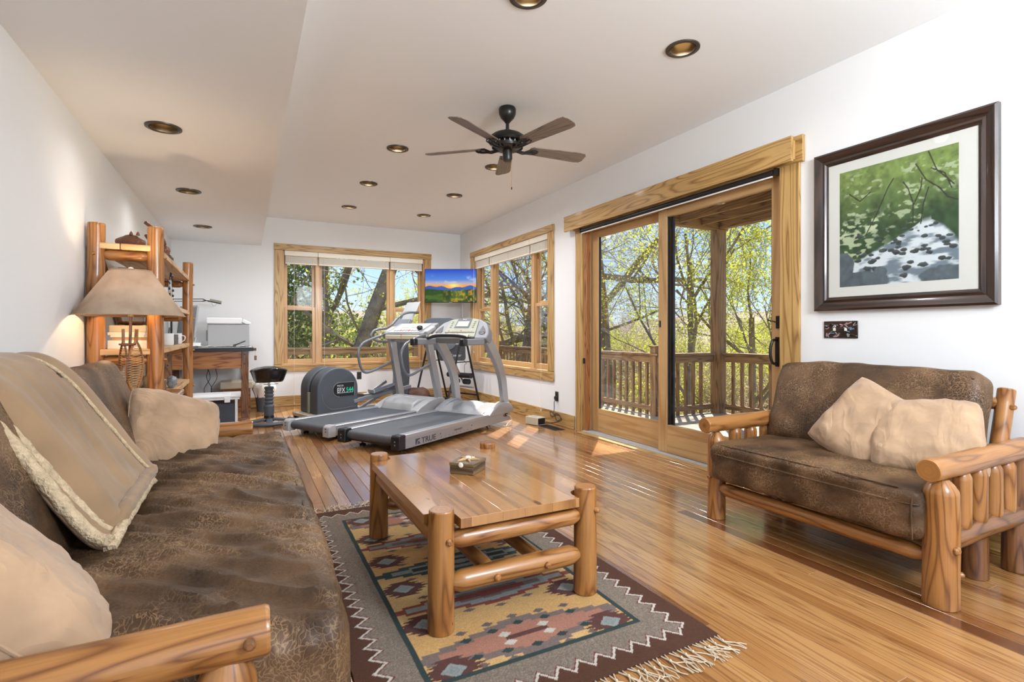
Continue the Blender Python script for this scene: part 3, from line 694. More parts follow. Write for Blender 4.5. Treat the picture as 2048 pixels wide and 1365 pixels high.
def railing(a, b, label, posts=(), skip0=0, step=.145, group=None):
    a = Vector((*a, 0)); b = Vector((*b, 0)); d = (b - a).normalized(); n = Vector((-d.y, d.x, 0)); L = (b - a).length; ang = math.atan2(d.y, d.x)
    t = thing('deck_railing', label, 'railing', ((a.x + b.x) / 2, (a.y + b.y) / 2, DZ))
    def bx(nm, s, w, l, z0, z1, off=0, m=M['deckrail'], bev=.004):
        c = a + d * s + n * off; mb = MB(); mb.box((c.x, c.y, (z0 + z1) / 2), (l, w, z1 - z0), (0, 0, ang)); return build(nm, mb, m, t, smooth=False, bevel=bev)
    bx('cap_rail', L / 2, .13, L, .785, .82); bx('upper_rail', L / 2, .038, L, .69, .78, 0); bx('lower_rail', L / 2, .038, L, .03, .10, 0)
    for s in posts: bx('post', s, .10, .10, DZ, .90); bx('post_cap', s, .13, .13, .90, .925)
    k = 0; s = .10
    while s < L - .05:
        if all(abs(s - p) > .08 for p in posts): bx('baluster', s, .036, .036, DZ - .02, .78, .037, bev=0)
        s += step
    return t
railing((4.97, 10.35), (4.97, 5.3), 'long wooden deck railing beside the house, seen through both right windows', (0.0, 2.4, 4.95))
railing((-2, 10.35), (4.9, 10.35), 'wooden deck railing outside the far window, with one capped post', (1.2, 3.12, 5.1))
railing((5.02, 5.25), (5.88, 5.25), 'short wooden deck railing running out to the tall corner post')
railing((6.0, 5.12), (6.0, .6), 'wooden deck railing beyond the glass door, right of the tall corner post')
t = single('deck_post', MB().box((5.97, 5.22, 1.25), (.15, .15, 2.6)), M['deckrail'], 'tall square wooden post at the outer corner of the deck holding up the roof', 'post', bevel=.006, smooth=False)
rf = thing('deck_roof', 'wooden joists and boards of the deck roof over the glass door', 'roof', (4.7, 2.8, 2.55))
build('end_beam', MB().b2((XR + WT + .02, 5.16, 2.55), (6.10, 5.28, 2.80)), M['deckrail'], rf, smooth=False)
build('side_beam', MB().b2((5.92, .4, 2.56), (6.04, 5.155, 2.80)), M['deckrail'], rf, smooth=False)
x = XR + WT + .06
while x < 5.9:
    build('joist', MB().b2((x, .4, 2.58), (x + .04, 5.155, 2.80)), M['deckrail'], rf, smooth=False); x += .40
for i in range(34):
    y = .4 + .145 * i; build('roof_board', MB().b2((XR + WT + .02, y, 2.80), (6.10, y + .138, 2.83)), M['deckwood'], rf, smooth=False)

# ---------------------------------------------------------------- outside: ground, hills, trees
def terrain(x, y):
    d = math.hypot(x - 1, y - 3); return -3.2 - .04 * d + max(0, d - 30) * .085 + .5 * N3(x * .06, y * .06, 3) * min(1, d / 15)
mb = MB(); mb.grid(lambda u, v: ((u - .35) * 170, (v - .35) * 170, terrain((u - .35) * 170, (v - .35) * 170)), 60, 60)
struct('ground', mb, M['ground'])
mb = MB()
def hillp(u, v):
    a = R(-60 + 200 * u); d = 95 + 60 * v; return (d * math.sin(a) + 1, d * math.cos(a), -6 + (5 + 6 * v) * (1 + .35 * N3(math.sin(a) * 3, math.cos(a) * 3, 5)) * v)
mb.grid(hillp, 90, 8); struct('distant_hills', mb, M['hill'])

def rotv(v, ax, a): return Matrix.Rotation(a, 3, ax) @ v
def tree_mesh(seed, H, r0, depth=5, lean=(0, 0), spread=.6, kids=(3, 4), leafn=2, leafs=.05, first=.35, up=.25, trunk_leaf=0, sides=(9, 6, 4, 3, 3, 3), crook=.12, ratio=.68, bush=0):
    rg = random.Random(seed); tv = []; tf = []; wv = []; wf = []; lv = []; lf = []
    def seg(V, F, P, rr, ns):
        base = len(V)
        for i, p in enumerate(P):
            t = (P[min(i + 1, len(P) - 1)] - P[max(i - 1, 0)]); t.normalize(); a = Vector((0, 0, 1)) if abs(t.z) < .8 else Vector((1, 0, 0)); s = t.cross(a).normalized(); u = s.cross(t)
            for k in range(ns):
                an = 2 * PI * k / ns; q = p + (s * math.cos(an) + u * math.sin(an)) * rr[i] * (1 + (rg.uniform(-.12, .12) if ns > 5 else 0)); V.append((q.x, q.y, q.z))
        for i in range(len(P) - 1):
            for k in range(ns):
                k2 = (k + 1) % ns; F.append((base + i * ns + k, base + i * ns + k2, base + (i + 1) * ns + k2, base + (i + 1) * ns + k))
    def leaf(p, s):
        a = Vector((rg.gauss(0, 1), rg.gauss(0, 1), rg.gauss(0, 1))).normalized(); b = a.orthogonal().normalized(); b = rotv(b, a, rg.uniform(0, 6)); c = a.cross(b); s *= rg.uniform(.6, 1.4)
        o = len(lv); lv.extend([tuple(p), tuple(p + (b * .5 + c * .35) * s), tuple(p + b * s), tuple(p + (b * .5 - c * .35) * s)]); lf.append((o, o + 1, o + 2, o + 3))
    def br(p, d, L, r, dep):
        n = max(3, 7 - dep); P = [p.copy()]; rr = [r]; dd = d.copy()
        for i in range(n):
            ck = crook * (.12 if dep == 0 else 1); dd = (dd + Vector((rg.gauss(0, ck), rg.gauss(0, ck), rg.gauss(0, ck * .6) + up * .12 * (dep > 0)))).normalized(); p = p + dd * (L / n); P.append(p.copy()); rr.append(max(.003, r * (1 - .45 * (i + 1) / n)))
        if dep <= 1: seg(tv, tf, P, rr, sides[dep])
        else: seg(wv, wf, P, rr, sides[min(dep, 5)])
        if dep == 0 and trunk_leaf:
            for _ in range(trunk_leaf):
                i = rg.randrange(n); q = P[i].lerp(P[i + 1], rg.random()); o = Vector((rg.gauss(0, 1), rg.gauss(0, 1), 0)).normalized(); leaf(q + o * rr[i] * rg.uniform(1, 1.35), leafs)
        if dep >= depth - 2 and leafn:
            for i in range(1, n + 1):
                for _ in range(leafn): leaf(P[i] + Vector((rg.gauss(0, .06), rg.gauss(0, .06), rg.gauss(0, .06))), leafs)
        if dep >= depth: return
        nk = rg.randint(*kids) + (2 if dep == 0 else 0)
        for k in range(nk):
            t = first + (1 - first) * (k + rg.random()) / nk if dep == 0 else .25 + .75 * (k + rg.random()) / nk
            i = min(int(t * n), n - 1); q = P[i].lerp(P[i + 1], t * n - i); base = (P[i + 1] - P[i]).normalized(); ax = rotv(base.orthogonal().normalized(), base, rg.uniform(0, 2 * PI))
            nd = rotv(base, ax, rg.uniform(.5, 1.15) * spread * 1.5); br(q, nd, L * ratio * rg.uniform(.75, 1.1) * (1 - .35 * t * (dep == 0)), max(.004, rr[i] * rg.uniform(.4, .62)), dep + 1)
    if bush:
        for k in range(bush):
            a = rg.uniform(0, 2 * PI); br(Vector((rg.uniform(-.8, .8), rg.uniform(-.8, .8), 0)), Vector((math.cos(a) * spread, math.sin(a) * spread, 1)).normalized(), H * rg.uniform(.5, .8), r0 * rg.uniform(.5, 1), 1)
    else: br(Vector((0, 0, 0)), Vector((lean[0], lean[1], 1)).normalized(), H, r0, 0)
    return (tv, tf), (wv, wf), (lv, lf)
def mk(name, V, F, m, parent):
    me = bpy.data.meshes.new(name); me.from_pydata(V, [], F); me.materials.append(m); me.update(); o = bpy.data.objects.new(name, me); C.objects.link(o); o.parent = parent; return o
def tree(label, cat, seed, loc, leafm='leaf', rz=0, group=None, name='tree', **k):
    o = bpy.data.objects.new(name, None); C.objects.link(o); o.location = loc; o.rotation_euler = (0, 0, rz); tag(o, label, cat, group)
    T, W, Lf = tree_mesh(seed, **k)
    if T[0]: mk('trunk', *T, M['bark'], o)
    if W[0]: mk('branches', *W, M['twig'], o)['kind'] = 'stuff'
    if Lf[0]: mk('foliage', *Lf, M[leafm], o)['kind'] = 'stuff'
    return o
G = terrain
def at(az_px, d):
    """bearing of an image column -> ground position at distance d (metres)"""
    a = R(27.2) + math.atan((az_px - 1024) / 1040); x, y = d * math.sin(a), d * math.cos(a); return x, y
def put(px, d): x, y = at(px, d); return (x, y, G(x, y))
tree('thick leafy-barked tree trunk leaning right behind the middle pane of the far window', 'tree', 11, put(590, 13.5), H=9.5, r0=.27, lean=(.38, -.05), depth=4, trunk_leaf=900, first=.55, leafs=.06, leafn=1, kids=(3, 4))
tree('upright tree trunk wrapped in green leaves behind the left side of the large far pane', 'tree', 12, put(648, 14.5), H=8, r0=.24, lean=(.03, .0), depth=4, trunk_leaf=1100, first=.5, leafs=.07, leafn=1)
tree('large dark-trunked tree with crooked limbs outside the left panel of the glass door', 'tree', 13, put(1221, 16), H=9.5, r0=.32, lean=(.02, .02), depth=5, kids=(3, 4), first=.45, leafs=.05, leafn=2, spread=.9, crook=.22)
tree('bare forked tree seen through the middle pane of the right wall window', 'tree', 14, put(1020, 15), H=7, r0=.17, lean=(.12, 0), depth=5, kids=(3, 3), first=.3, leafn=1, leafs=.05, spread=.7)
tree('yellow-green budding tree standing right of the tall deck post', 'tree', 15, put(1505, 15), H=5.2, r0=.12, depth=5, kids=(4, 4), first=.3, leafn=4, leafs=.05, spread=.55, crook=.1)
tree('slender budding tree between the big dark trunk and the tall deck post', 'tree', 16, put(1385, 14), H=6.5, r0=.12, depth=5, kids=(3, 4), first=.35, leafn=3, leafs=.05)
tree('dense evergreen tree filling the left pane of the far window', 'tree', 17, put(558, 17), leafm='leafdark', H=5.2, r0=.14, depth=4, kids=(5, 6), first=.15, leafn=5, leafs=.10, spread=.75, up=.1)
tree('bare curved-limbed tree in the right pane of the far window', 'tree', 18, put(815, 14), H=6.5, r0=.15, lean=(.1, .05), depth=5, kids=(3, 3), first=.3, leafn=1, leafs=.05, spread=.8)
tree('slim tree with reaching branches behind the bare tree of the right wall window', 'tree', 19, put(1090, 18), H=8, r0=.16, depth=4, kids=(4, 5), first=.35, leafn=2, leafs=.08)
tree('tree with fine branches hanging in from the right edge of the glass door', 'tree', 20, put(1660, 15), H=8.6, r0=.2, depth=5, kids=(3, 4), first=.5, leafn=2, leafs=.06, spread=.8, up=-.1)
tree('dark bare tree behind the deck railing, seen in the pane nearest the glass door', 'tree', 21, put(1080, 15), H=6, r0=.14, depth=4, kids=(3, 4), first=.4, leafn=1, leafs=.05)
# background thicket: a few kinds, copied
kinds = []
for s, (nm, lab, lm, kw) in enumerate([
    ('bush', 'brown twiggy bush in the thicket beyond the deck', 'leafbrown', dict(H=4.2, r0=.04, depth=4, kids=(5, 6), leafn=2, leafs=.07, bush=9, spread=.45)),
    ('bush', 'yellow-green budding bush in the thicket beyond the deck', 'leaf', dict(H=3.6, r0=.03, depth=4, kids=(4, 5), leafn=4, leafs=.09, bush=9, spread=.5)),
    ('tree', 'thin bare young tree in the thicket beyond the deck', 'leafbrown', dict(H=6.0, r0=.07, depth=5, kids=(3, 4), leafn=1, leafs=.06, first=.3, spread=.5)),
    ('tree', 'thin leafing young tree in the thicket beyond the deck', 'leaf', dict(H=6.2, r0=.07, depth=5, kids=(3, 4), leafn=3, leafs=.08, first=.3, spread=.55))]):
    kinds.append([nm, lab, lm, kw, tree(lab, nm, 40 + s, (0, 0, 0), leafm=lm, name=nm, group={'bush': 'bushes', 'tree': 'young trees'}[nm] + ' ' + ['of brown twigs', 'with yellow-green buds', 'without leaves', 'coming into leaf'][s], **kw), 0])
rg = random.Random(5)
for ring, (d0, d1, step) in enumerate([(15, 18, 34), (20, 25, 34), (27, 34, 34), (36, 44, 32)]):
    px = 480 + ring * 13
    while px < 1680:
        k = rg.choice([0, 0, 1, 2, 3] if ring < 2 else [0, 1, 2, 3, 2])
        if ring == 0: k = rg.choice([0, 1, 0])
        d = rg.uniform(d0, d1); p = put(px + rg.uniform(-15, 15), d); e = kinds[k]
        o = e[4] if e[5] == 0 else dup(e[4]); e[5] += 1
        o.location = p; o.rotation_euler = (0, 0, rg.uniform(0, 6.28)); s = rg.uniform(.8, 1.15) * (1 + (d - 15) * .02) * (.56 if k >= 2 else (.50 if ring == 0 else .68)); o.scale = (s, s, s)
        px += step * rg.uniform(.7, 1.3)
# ---------------------------------------------------------------- rug
def rug_colors(nx, ny, W, H):
    x = np.linspace(0, W, nx); y = np.linspace(0, H, ny); X, Y = np.meshgrid(x, y); rs_ = np.random.RandomState(3)
    col = np.zeros((ny, nx, 3)); cx, cy = W / 2, H / 2
    yel = np.array((.62, .36, .13)); yel2 = np.array((.68, .50, .22)); brown = np.array((.080, .026, .010)); grey = np.array((.235, .185, .14)); teal = np.array((.022, .045, .042))
    ltb = np.array((.28, .31, .29)); red = np.array((.25, .055, .04)); dk = np.array((.10, .035, .028)); mauve = np.array((.19, .14, .125)); pink = np.array((.40, .18, .12)); whit = np.array((.58, .54, .46))
    bands = .5 + .5 * np.sin(Y * 9 + 1); col[:] = yel; col = col * (1 - bands[..., None] * .6) + yel2 * bands[..., None] * .6
    ex = np.minimum(X, W - X); ey = np.minimum(Y, H - Y)
    def put(m, c): col[m] = c
    st = .016
    def motif(my, a, b, layers):
        dy = np.abs(Y - my); q = np.floor(dy / st) * st
        tooth = .5 + .5 * np.sign(np.sin((X - cx) * 2 * PI / .088 + np.pi / 2))
        for s, c in layers:
            w = a * (s ** .7) * (1 - (q / (b * s + 1e-6)) ** 1.0); put((dy < b * s) & (np.abs(X - cx) < w), c)
    for k in range(5):
        my = cy + (k - 2) * .335
        if k in (0, 4):
            motif(my, .45, .115, [(1, mauve), (.66, pink)])
            for sy in (-1, 1):
                for i in range(-2, 3):
                    for (ox, oy, c) in ((.11, .075, teal), (.11, .125, mauve)):
                        d = np.abs(X - cx - i * ox - .0) / .026 + np.abs(Y - my - sy * (oy - abs(i) * .012)) / .016
                        put(d < 1, c if c is teal else mauve * .8)
            put((np.abs(X - cx) < .085) & (np.abs(Y - my) < .012), dk)
            for sx in (-1, 1):
                for sy in (-1, 1): put((np.abs(X - cx - sx * .08) / .028 + np.abs(Y - my - sy * .026) / .018) < 1, whit)
        elif k in (1, 3): motif(my, .44, .092, [(1, red), (.74, ltb), (.42, mauve), (.24, red)])
        else:
            motif(my, .44, .092, [(1, teal * 1.6), (.66, ltb * .9), (.4, teal), (.2, ltb)])
        if k in (1, 2, 3):
            for sy in (-1, 1):
                for i in (-2, -1, 0, 1, 2):
                    put((np.abs(X - cx - i * .13) / .03 + np.abs(Y - my - sy * (.115 - .018 * abs(i))) / .012) < 1, mauve * .85)
    for k in range(6):
        my = cy + (k - 2.5) * .30
        for sx in (-1, 1):
            mx = cx + sx * .315; dx = np.abs(X - mx); dy = np.abs(Y - my); saw = (np.abs(((dy / .021) % 1) - .5) * 2) * .035
            put((dx < .085 * (1 - dy / .085) + saw) & (dy < .068), dk); put(dx / .048 + dy / .040 < 1, ltb); put(dx / .03 + dy / .024 < 1, ltb * .8 + np.array((.02, .03, .03)))
    B = .215
    m = (ex < B) | (ey < B); col[m] = grey
    nz = rs_.rand(ny, nx) ** 2; streak = np.repeat(rs_.rand(ny // 3 + 1, 1), 3, 0)[:ny]
    col[m] *= (.75 + .55 * nz[m])[:, None]
    e = np.minimum(ex, ey); put((e > B - .022) & (e < B), teal)
    # zigzag: white line, burgundy under it, brown outside
    per = .076
    for (E_, T_) in ((ex, Y), (ey, X)):
        lim = (E_ <= np.where(E_ is ex, ey, ex) + .001) & (E_ < B - .03); zz = np.abs(((T_ / per) % 1) - .5) * 2 * .048 + .062
        put(lim & (E_ < zz + .014), np.array((.16, .035, .03))); put(lim & (E_ < zz), brown); put(lim & (np.abs(E_ - zz) < .0068), whit)
    nz2 = rs_.rand(ny, nx, 1); col *= (.84 + .28 * nz2); wv = .93 + .07 * np.sin(Y * 2 * PI / .008); return col * wv[..., None]
RX0, RX1, RY0, RY1 = .305, 1.53, 1.335, 3.33
nx, ny = 300, 490
xs = np.linspace(0, 1, nx); ys = np.linspace(0, 1, ny); GX, GY = np.meshgrid(xs, ys)
wv = .006 + .0035 * np.exp(-((GX) / .25) ** 2) * (1 + np.sin(GY * 55 + 3 * np.sin(GY * 9))) * .8
wv[(GX > .97)] = .006
rug = thing('woven_rug', 'southwestern wool rug, yellow field with stepped diamonds and zigzag border', 'rug', ((RX0 + RX1) / 2, (RY0 + RY1) / 2, 0))
rg_ = color_grid('weave', rug_colors(nx, ny, RX1 - RX0, RY1 - RY0), frame_mat((RX0, RY0, 0), (1, 0, 0), (0, 1, 0)), RX1 - RX0, RY1 - RY0, M['rug'], rug, disp=wv)
build('backing', MB().b2((RX0, RY0, .0005), (RX1, RY1, .0045)), plain('dark_brown_wool', (.075, .028, .017), .95), rug, smooth=False)
M['fringe'] = plain('cream_cotton_fringe', (.62, .52, .38), .9, bump=.3, bscale=200)
rg = random.Random(3)
for edge, sgn in ((RY0, -1), (RY1, 1)):
    for i in range(34):
        x = RX0 + .015 + i * (RX1 - RX0 - .03) / 33; mb = MB(); kx, ky = x + rg.uniform(-.012, .012), edge + sgn * (.03 + rg.uniform(0, .012))
        mb.tube([(x - .008, edge, .004), (kx, ky, .006)], .0022, 5); mb.tube([(x + .008, edge, .004), (kx, ky, .006)], .0022, 5)
        mb.tube([(kx, ky - sgn * .004, .007), (kx, ky, .008), (kx, ky + sgn * .006, .007)], [.003, .0055, .003], 6)
        for s in range(4):
            a = rg.uniform(-1.0, 1.1) * .6 + s * .12; P = [(kx, ky, .006)]; x_, y_ = kx, ky
            for q in range(4): x_ += .02 * math.sin(a); y_ += sgn * .021 * math.cos(a); a += rg.uniform(-.6, .6); P.append((x_, y_, .004 + .004 * rg.random()))
            mb.tube(P, .0019, 4)
        build('tassel', mb, M['fringe'], rug)

# ---------------------------------------------------------------- log furniture helpers
def peg(p, d, parent, r=.011, l=.02, m='log'):
    p = Vector(p); d = Vector(d).normalized(); mb = MB(); mb.tube([p, p + d * l, p + d * (l + .006)], [r, r, r * .55], 10); return build('peg', mb, M[m], parent)
# coffee table
ct = thing('coffee_table', 'square pine log coffee table with lacquered top standing on the patterned rug', 'table', (.96, 2.32, .006))
LX, LY = (.64, 1.28), (1.815, 2.81)
sd = 1
for x in LX:
    for y in LY:
        mb = MB(); mb.log((x, y, .007), (x + .002, y, .452), .050, .046, 22, seed=sd, wob=.035, n=14); sd += 1
        l = build('leg', mb, M['log'], ct)
# top with rounded notches at the corners
def notched(x0, x1, y0, y1, r):
    P = []
    for (cx, cy, a0) in ((LX[0], LY[0], 90), (LX[1], LY[0], 180), (LX[1], LY[1], 270), (LX[0], LY[1], 0)):
        # walk corner: points on the outline around the leg
        pts = []
        for k in range(13):
            a = R(a0 - 0 + 0) ; pts.append(None)
        P.append((cx, cy))
    out = []
    def arc(cx, cy, s, e):
        n = 9; return [(cx + r * math.cos(R(s + (e - s) * k / n)), cy + r * math.sin(R(s + (e - s) * k / n))) for k in range(n + 1)]
    out += [(x0, LY[0] + r + .0)] + arc(LX[0], LY[0], 100, -10) + [(LX[0] + r + .0, y0)]
    out = [(x0, LY[0] + r * 1.0), *arc(LX[0], LY[0], 95, -5), (LX[0] + r, y0), (LX[1] - r, y0), *arc(LX[1], LY[0], 185, 85), (x1, LY[0] + r), (x1, LY[1] - r), *arc(LX[1], LY[1], 275, 175), (LX[1] - r, y1), (LX[0] + r, y1), *arc(LX[0], LY[1], 5, -95), (x0, LY[1] - r)]
    return out
nb = 6; x0, x1 = .592, 1.328; poly = notched(x0, x1, 1.77, 2.855, .060)
# boards of the top: the polygon cut into strips
def clip_x(P, xa, xb):
    def clip(P, f, val):
        out = []
        for i in range(len(P)):
            a, b = P[i - 1], P[i]; ia, ib = f(a[0], val), f(b[0], val)
            if ia != ib: t = (val - a[0]) / (b[0] - a[0]); out.append((val, a[1] + (b[1] - a[1]) * t))
            if ib: out.append(b)
        return out
    return clip(clip(P, lambda q, v: q >= v, xa), lambda q, v: q <= v, xb)
xs_ = [x0, x0 + .15, x0 + .28, x0 + .375, x0 + .50, x0 + .61, x1]
for i in range(nb):
    pl = clip_x(poly, xs_[i] + .00001, xs_[i + 1] - .00001); mb = MB(); mb.prism(pl, .037, Matrix.Translation((0, 0, .385))); build('top_board', mb, M['top'], ct, smooth=False, bevel=.0012)
for y in LY:
    mb = MB(); mb.log((LX[0] + .03, y, .335), (LX[1] - .03, y, .335), .036, taper=.05, tr=.45, seed=y); build('apron_log', mb, M['log'], ct)
    mb = MB(); mb.log((LX[0] + .03, y, .175), (LX[1] - .03, y, .175), .040, taper=.055, tr=.45, seed=y + 3); build('low_rail', mb, M['log'], ct)
for x in LX:
    mb = MB(); mb.log((x, LY[0] + .03, .335), (x, LY[1] - .03, .335), .033, taper=.05, tr=.45, seed=x + 5); build('apron_log', mb, M['log'], ct)
for x in (.85, 1.07):
    mb = MB(); mb.log((x, LY[0] + .02, .175), (x, LY[1] - .02, .175), .030, taper=.03, tr=.6, seed=x + 9); build('stretcher', mb, M['log'], ct)
    peg((x, LY[0] - .036, .175), (0, -1, 0), ct, .013, .012)
peg((.655, LY[0] - .042, .345), (0, -1, 0), ct, .013, .012); peg((1.30, LY[0] - .04, .36), (.5, -1, 0), ct, .011, .016)
for q in ((.66, 1.773, .045), ): 
    mb = MB(); mb.lathe([(0, 0), (.011, .0), (.011, .002), (0, .002)], 12, q, 'Y'); build('knot', mb, M['brown'], ct)
# keepsake box with shells on the table
a = R(-40); bxm = thing('keepsake_box', 'small dark wooden box with a starfish and shells on the coffee table', 'box', (.975, 2.37, .423), R(-48))
mb = MB(); mb.box((0, 0, .018), (.125, .145, .036)); build('box_body', mb, M['boxwood'], bxm, smooth=False, bevel=.002)
mb = MB(); mb.box((0, 0, .045), (.130, .150, .016)); build('lid', mb, M['boxwood'], bxm, smooth=False, bevel=.003)
mb = MB()
for k in range(5):
    an = 2 * PI * k / 5 + .3; mb.tube([(0, 0, .058), (.03 * math.cos(an), .03 * math.sin(an), .057), (.058 * math.cos(an), .058 * math.sin(an), .055)], [.011, .008, .002], 8, squash=None)
build('starfish', mb, M['rattan'], bxm)
mb = MB(); mb.lathe([(0, .074), (.012, .071), (.018, .062), (.012, .055), (0, .054)], 14); mb.lathe([(0, .068), (.008, .066), (.01, .06), (0, .054)], 10, (.022, .012, 0)); build('shell', mb, M['shell'], bxm)
mb = MB(); mb.lathe([(0, -.006), (.010, -.004), (.013, 0), (0, .004)], 14, (.0, -.079, .045), 'Y'); build('clasp_shell', mb, M['shell'], bxm)

# ---------------------------------------------------------------- cushions, pillows
def pillow(label, c, size, thick, rot, mname='suede', seed=0, group=None, name='throw_pillow'):
    """c centre; rot Matrix 3x3 whose columns are width, height, normal"""
    o = None; mb = MB(); n = 30; W, H_ = size
    def pt(u, v, s):
        a, b = 2 * u - 1, 2 * v - 1; e = (1 - a ** 4) * (1 - b ** 4); t = thick / 2 * max(0, e) ** .45
        k = 1 - .07 * (1 - abs(a)) * abs(b) ** 3 - 0; x = a * W / 2 * (1 - .06 * (1 - b * b) * abs(a) ** 3 * 0 - .07 * b * b * (1 - abs(a) ** 6) * 0) ; y = b * H_ / 2
        x *= 1 - .09 * (1 - abs(b) ** 3) * abs(a) ** 8 * 0 + 0; x *= math.sqrt(1 - .17 * b ** 4); y *= math.sqrt(1 - .17 * a ** 4); x -= .035 * W * a * (1 - b * b) * abs(a); y -= .035 * H_ * b * (1 - a * a) * abs(b)
        edge = max(abs(a), abs(b)); wr = .0125 * (N3(x * 16 + seed, y * 5, s) + .6 * N3(x * 9, y * 26, seed + s) + .9 * N3(a * 7 + 3 * b, b * 2 - a, seed * 3 + s)) * (.3 + edge) * min(1, e * 4)
        rg = .014 * max(0, e < 1) * (1 - abs(N3(x * 22 + seed, y * 22, 5))) * edge * min(1, e * 4)
        return rot @ Vector((x, y, s * (t + wr - rg * .6))) + Vector(c)
    for s in (1, -1):
        b0 = len(mb.v)
        for i in range(n + 1):
            for j in range(n + 1):
                # denser sampling near the seam
                u = .5 - .5 * math.cos(PI * i / n); v = .5 - .5 * math.cos(PI * j / n); mb.v.append(tuple(pt(u, v, s)))
        for i in range(n):
            for j in range(n):
                q = b0 + i * (n + 1) + j; f = [q, q + n + 1, q + n + 2, q + 1]; mb.face(f if s > 0 else f[::-1], [(0, 0)] * 4)
    t = thing(name, label, 'pillow', tuple(Vector(c)), group=group)
    cov = build('cover', mb, M[mname], t, sharp=180)
    # welt along the seam
    P = []
    for k in range(4 * 14):
        s, f = divmod(k, 14); f = f / 14; u, v = ((f, 0), (1, f), (1 - f, 1), (0, 1 - f))[s]; P.append(pt(u, v, 1))
    P.append(P[0]); sm_ = MB(); sm_.tube(P, .0035, 5, caps=False); build('seam', sm_, M[mname], cov)
    return t
def basis(nrm, up=(0, 0, 1), roll=0):
    nrm = Vector(nrm).normalized(); up = Vector(up); y = (up - nrm * up.dot(nrm)).normalized(); x = y.cross(nrm)
    m = Matrix((x, y, nrm)).transposed(); return m @ Matrix.Rotation(R(roll), 3, 'Z')

# ---------------------------------------------------------------- left futon sofa
fu = thing('log_futon', 'long pine log futon with brown suede cushions along the left wall', 'sofa', (-.3, 2.25, 0))
A0, A1 = 1.125, 3.44
def seat_fn(p, n):
    w = 0
    if n.z > .3 or n.x > .3:
        s = p.x * 3.0 + p.y * 9; q = p.y * 8 + p.x * 6; w = .024 * (1 - abs(N3(p.x * 2.2, q, 2)) * 1.6) ** 3 + .012 * (1 - abs(N3(p.x * 3 + 5, q * 2.1, 4)) * 1.6) ** 3 + .006 * N3(p.x * 14, p.y * 20, 1)
        w += .028 * max(0, n.z) * (1 - (p.y / 1.15) ** 2) * (1 - abs(p.x) * 1.6)
    if n.x > .5: w = w * .5 * max(0, n.z) + .022 * (1 - (p.y / 1.15) ** 4) + .004 * N3(p.y * 30, p.z * 6, 8)
    return w
sm_ = softbox((-.15, 2.26, .385), (.70, 2.26, .215), .055, (60, 220, 12), seat_fn); seat = build('seat_cushion', sm_, M['leather'], fu, sharp=180)
# piping lines: front top, front bottom and the two folds at the crease
def pipe(P, r, par, m=M['black']): mb = MB(); mb.tube(smooth_path(P, 6), r, 6); return build('piping', mb, m, par)
pipe([(.15, 1.17, .495), (.178, 1.7, .503), (.182, 2.3, .506), (.178, 2.9, .503), (.15, 3.35, .495)], .0042, seat, M['leather'])
pipe([(-.2, 1.135, .300), (.05, 1.132, .296), (.17, 1.155, .294), (.213, 1.25, .292), (.224, 2.3, .29), (.213, 3.25, .292), (.16, 3.37, .294)], .007, seat)
# back cushion, leaning
RB = Matrix.Rotation(R(-22), 3, 'Y')
def back_fn(p, n):
    w = .012 * N3(p.y * 2.2, p.z * 5, 3) + .006 * N3(p.y * 7, p.z * 9, 7)
    if n.x > .2: w += .028 * (1 - (p.y / 1.15) ** 2) * (1 - (p.z / .33) ** 2)
    return w
sm_ = softbox((-.585, 2.26, .66), (.19, 2.24, .60), .06, (12, 100, 34), back_fn, RB); back = build('back_cushion', sm_, M['leather'], fu, sharp=180)
pipe([(-.395, 1.2, .465), (-.37, 1.8, .462), (-.375, 2.6, .463), (-.40, 3.3, .466)], .009, back, M['leather'])
pipe([(-.345, 1.2, .478), (-.31, 1.8, .485), (-.32, 2.6, .484), (-.36, 3.3, .478)], .008, back, M['leather'])
for y, s in ((A0 - .02, 21), (A1 + .02, 23)):
    mb = MB(); mb.log((-.82, y, .522), (.043, y, .530), .050, .045, 22, seed=s, wob=.03, n=18); arm = build('arm', mb, M['log'], fu)
    peg((.008, y - .049 * (1 if y < 2 else -1), .535), (0, -1 if y < 2 else 1, 0), arm, .011, .006, 'log_dark')
    for x in (-.03, -.72):
        mb = MB(); mb.log((x, y, .0), (x, y, .50), .055, .052, 20, seed=s + x, taper=0, taper2=.06, tr=.6); build('leg', mb, M['log'], fu)
    for x in (-.2, -.37, -.54):
        mb = MB(); mb.log((x, y, .17), (x, y, .50), .036, .036, 14, seed=s + x * 3, taper=.045, tr=.5, n=6); build('arm_spindle', mb, M['log'], fu)
    mb = MB(); mb.log((-.72, y, .15), (-.03, y, .15), .042, taper=.04, seed=s + 5); build('side_rail', mb, M['log'], fu)
mb = MB(); mb.log((.09, A0 + .02, .205), (.09, A1 - .02, .205), .040, taper=.05, seed=31); build('front_rail', mb, M['log'], fu)
mb = MB(); mb.log((-.72, A0 + .02, .205), (-.72, A1 - .02, .205), .040, taper=.05, seed=32); build('rear_rail', mb, M['log'], fu)
for i in range(9):
    y = A0 + .18 + i * .245; build('seat_slat', MB().b2((-.72, y - .035, .245), (.13, y + .035, .268)), M['shelf'], fu, smooth=False)
pillow('tan suede throw pillow at the near end of the long futon, cut by the frame', (-.44, 1.33, .61), (.47, .47), .22, basis((.62, .22, .55), (0, .25, 1), 16), seed=2)
pillow('tan suede throw pillow at the far end of the long futon, against the log arm', (-.31, 3.05, .60), (.44, .45), .20, basis((.52, -.68, .50), (-.1, .1, 1), -22), seed=5)
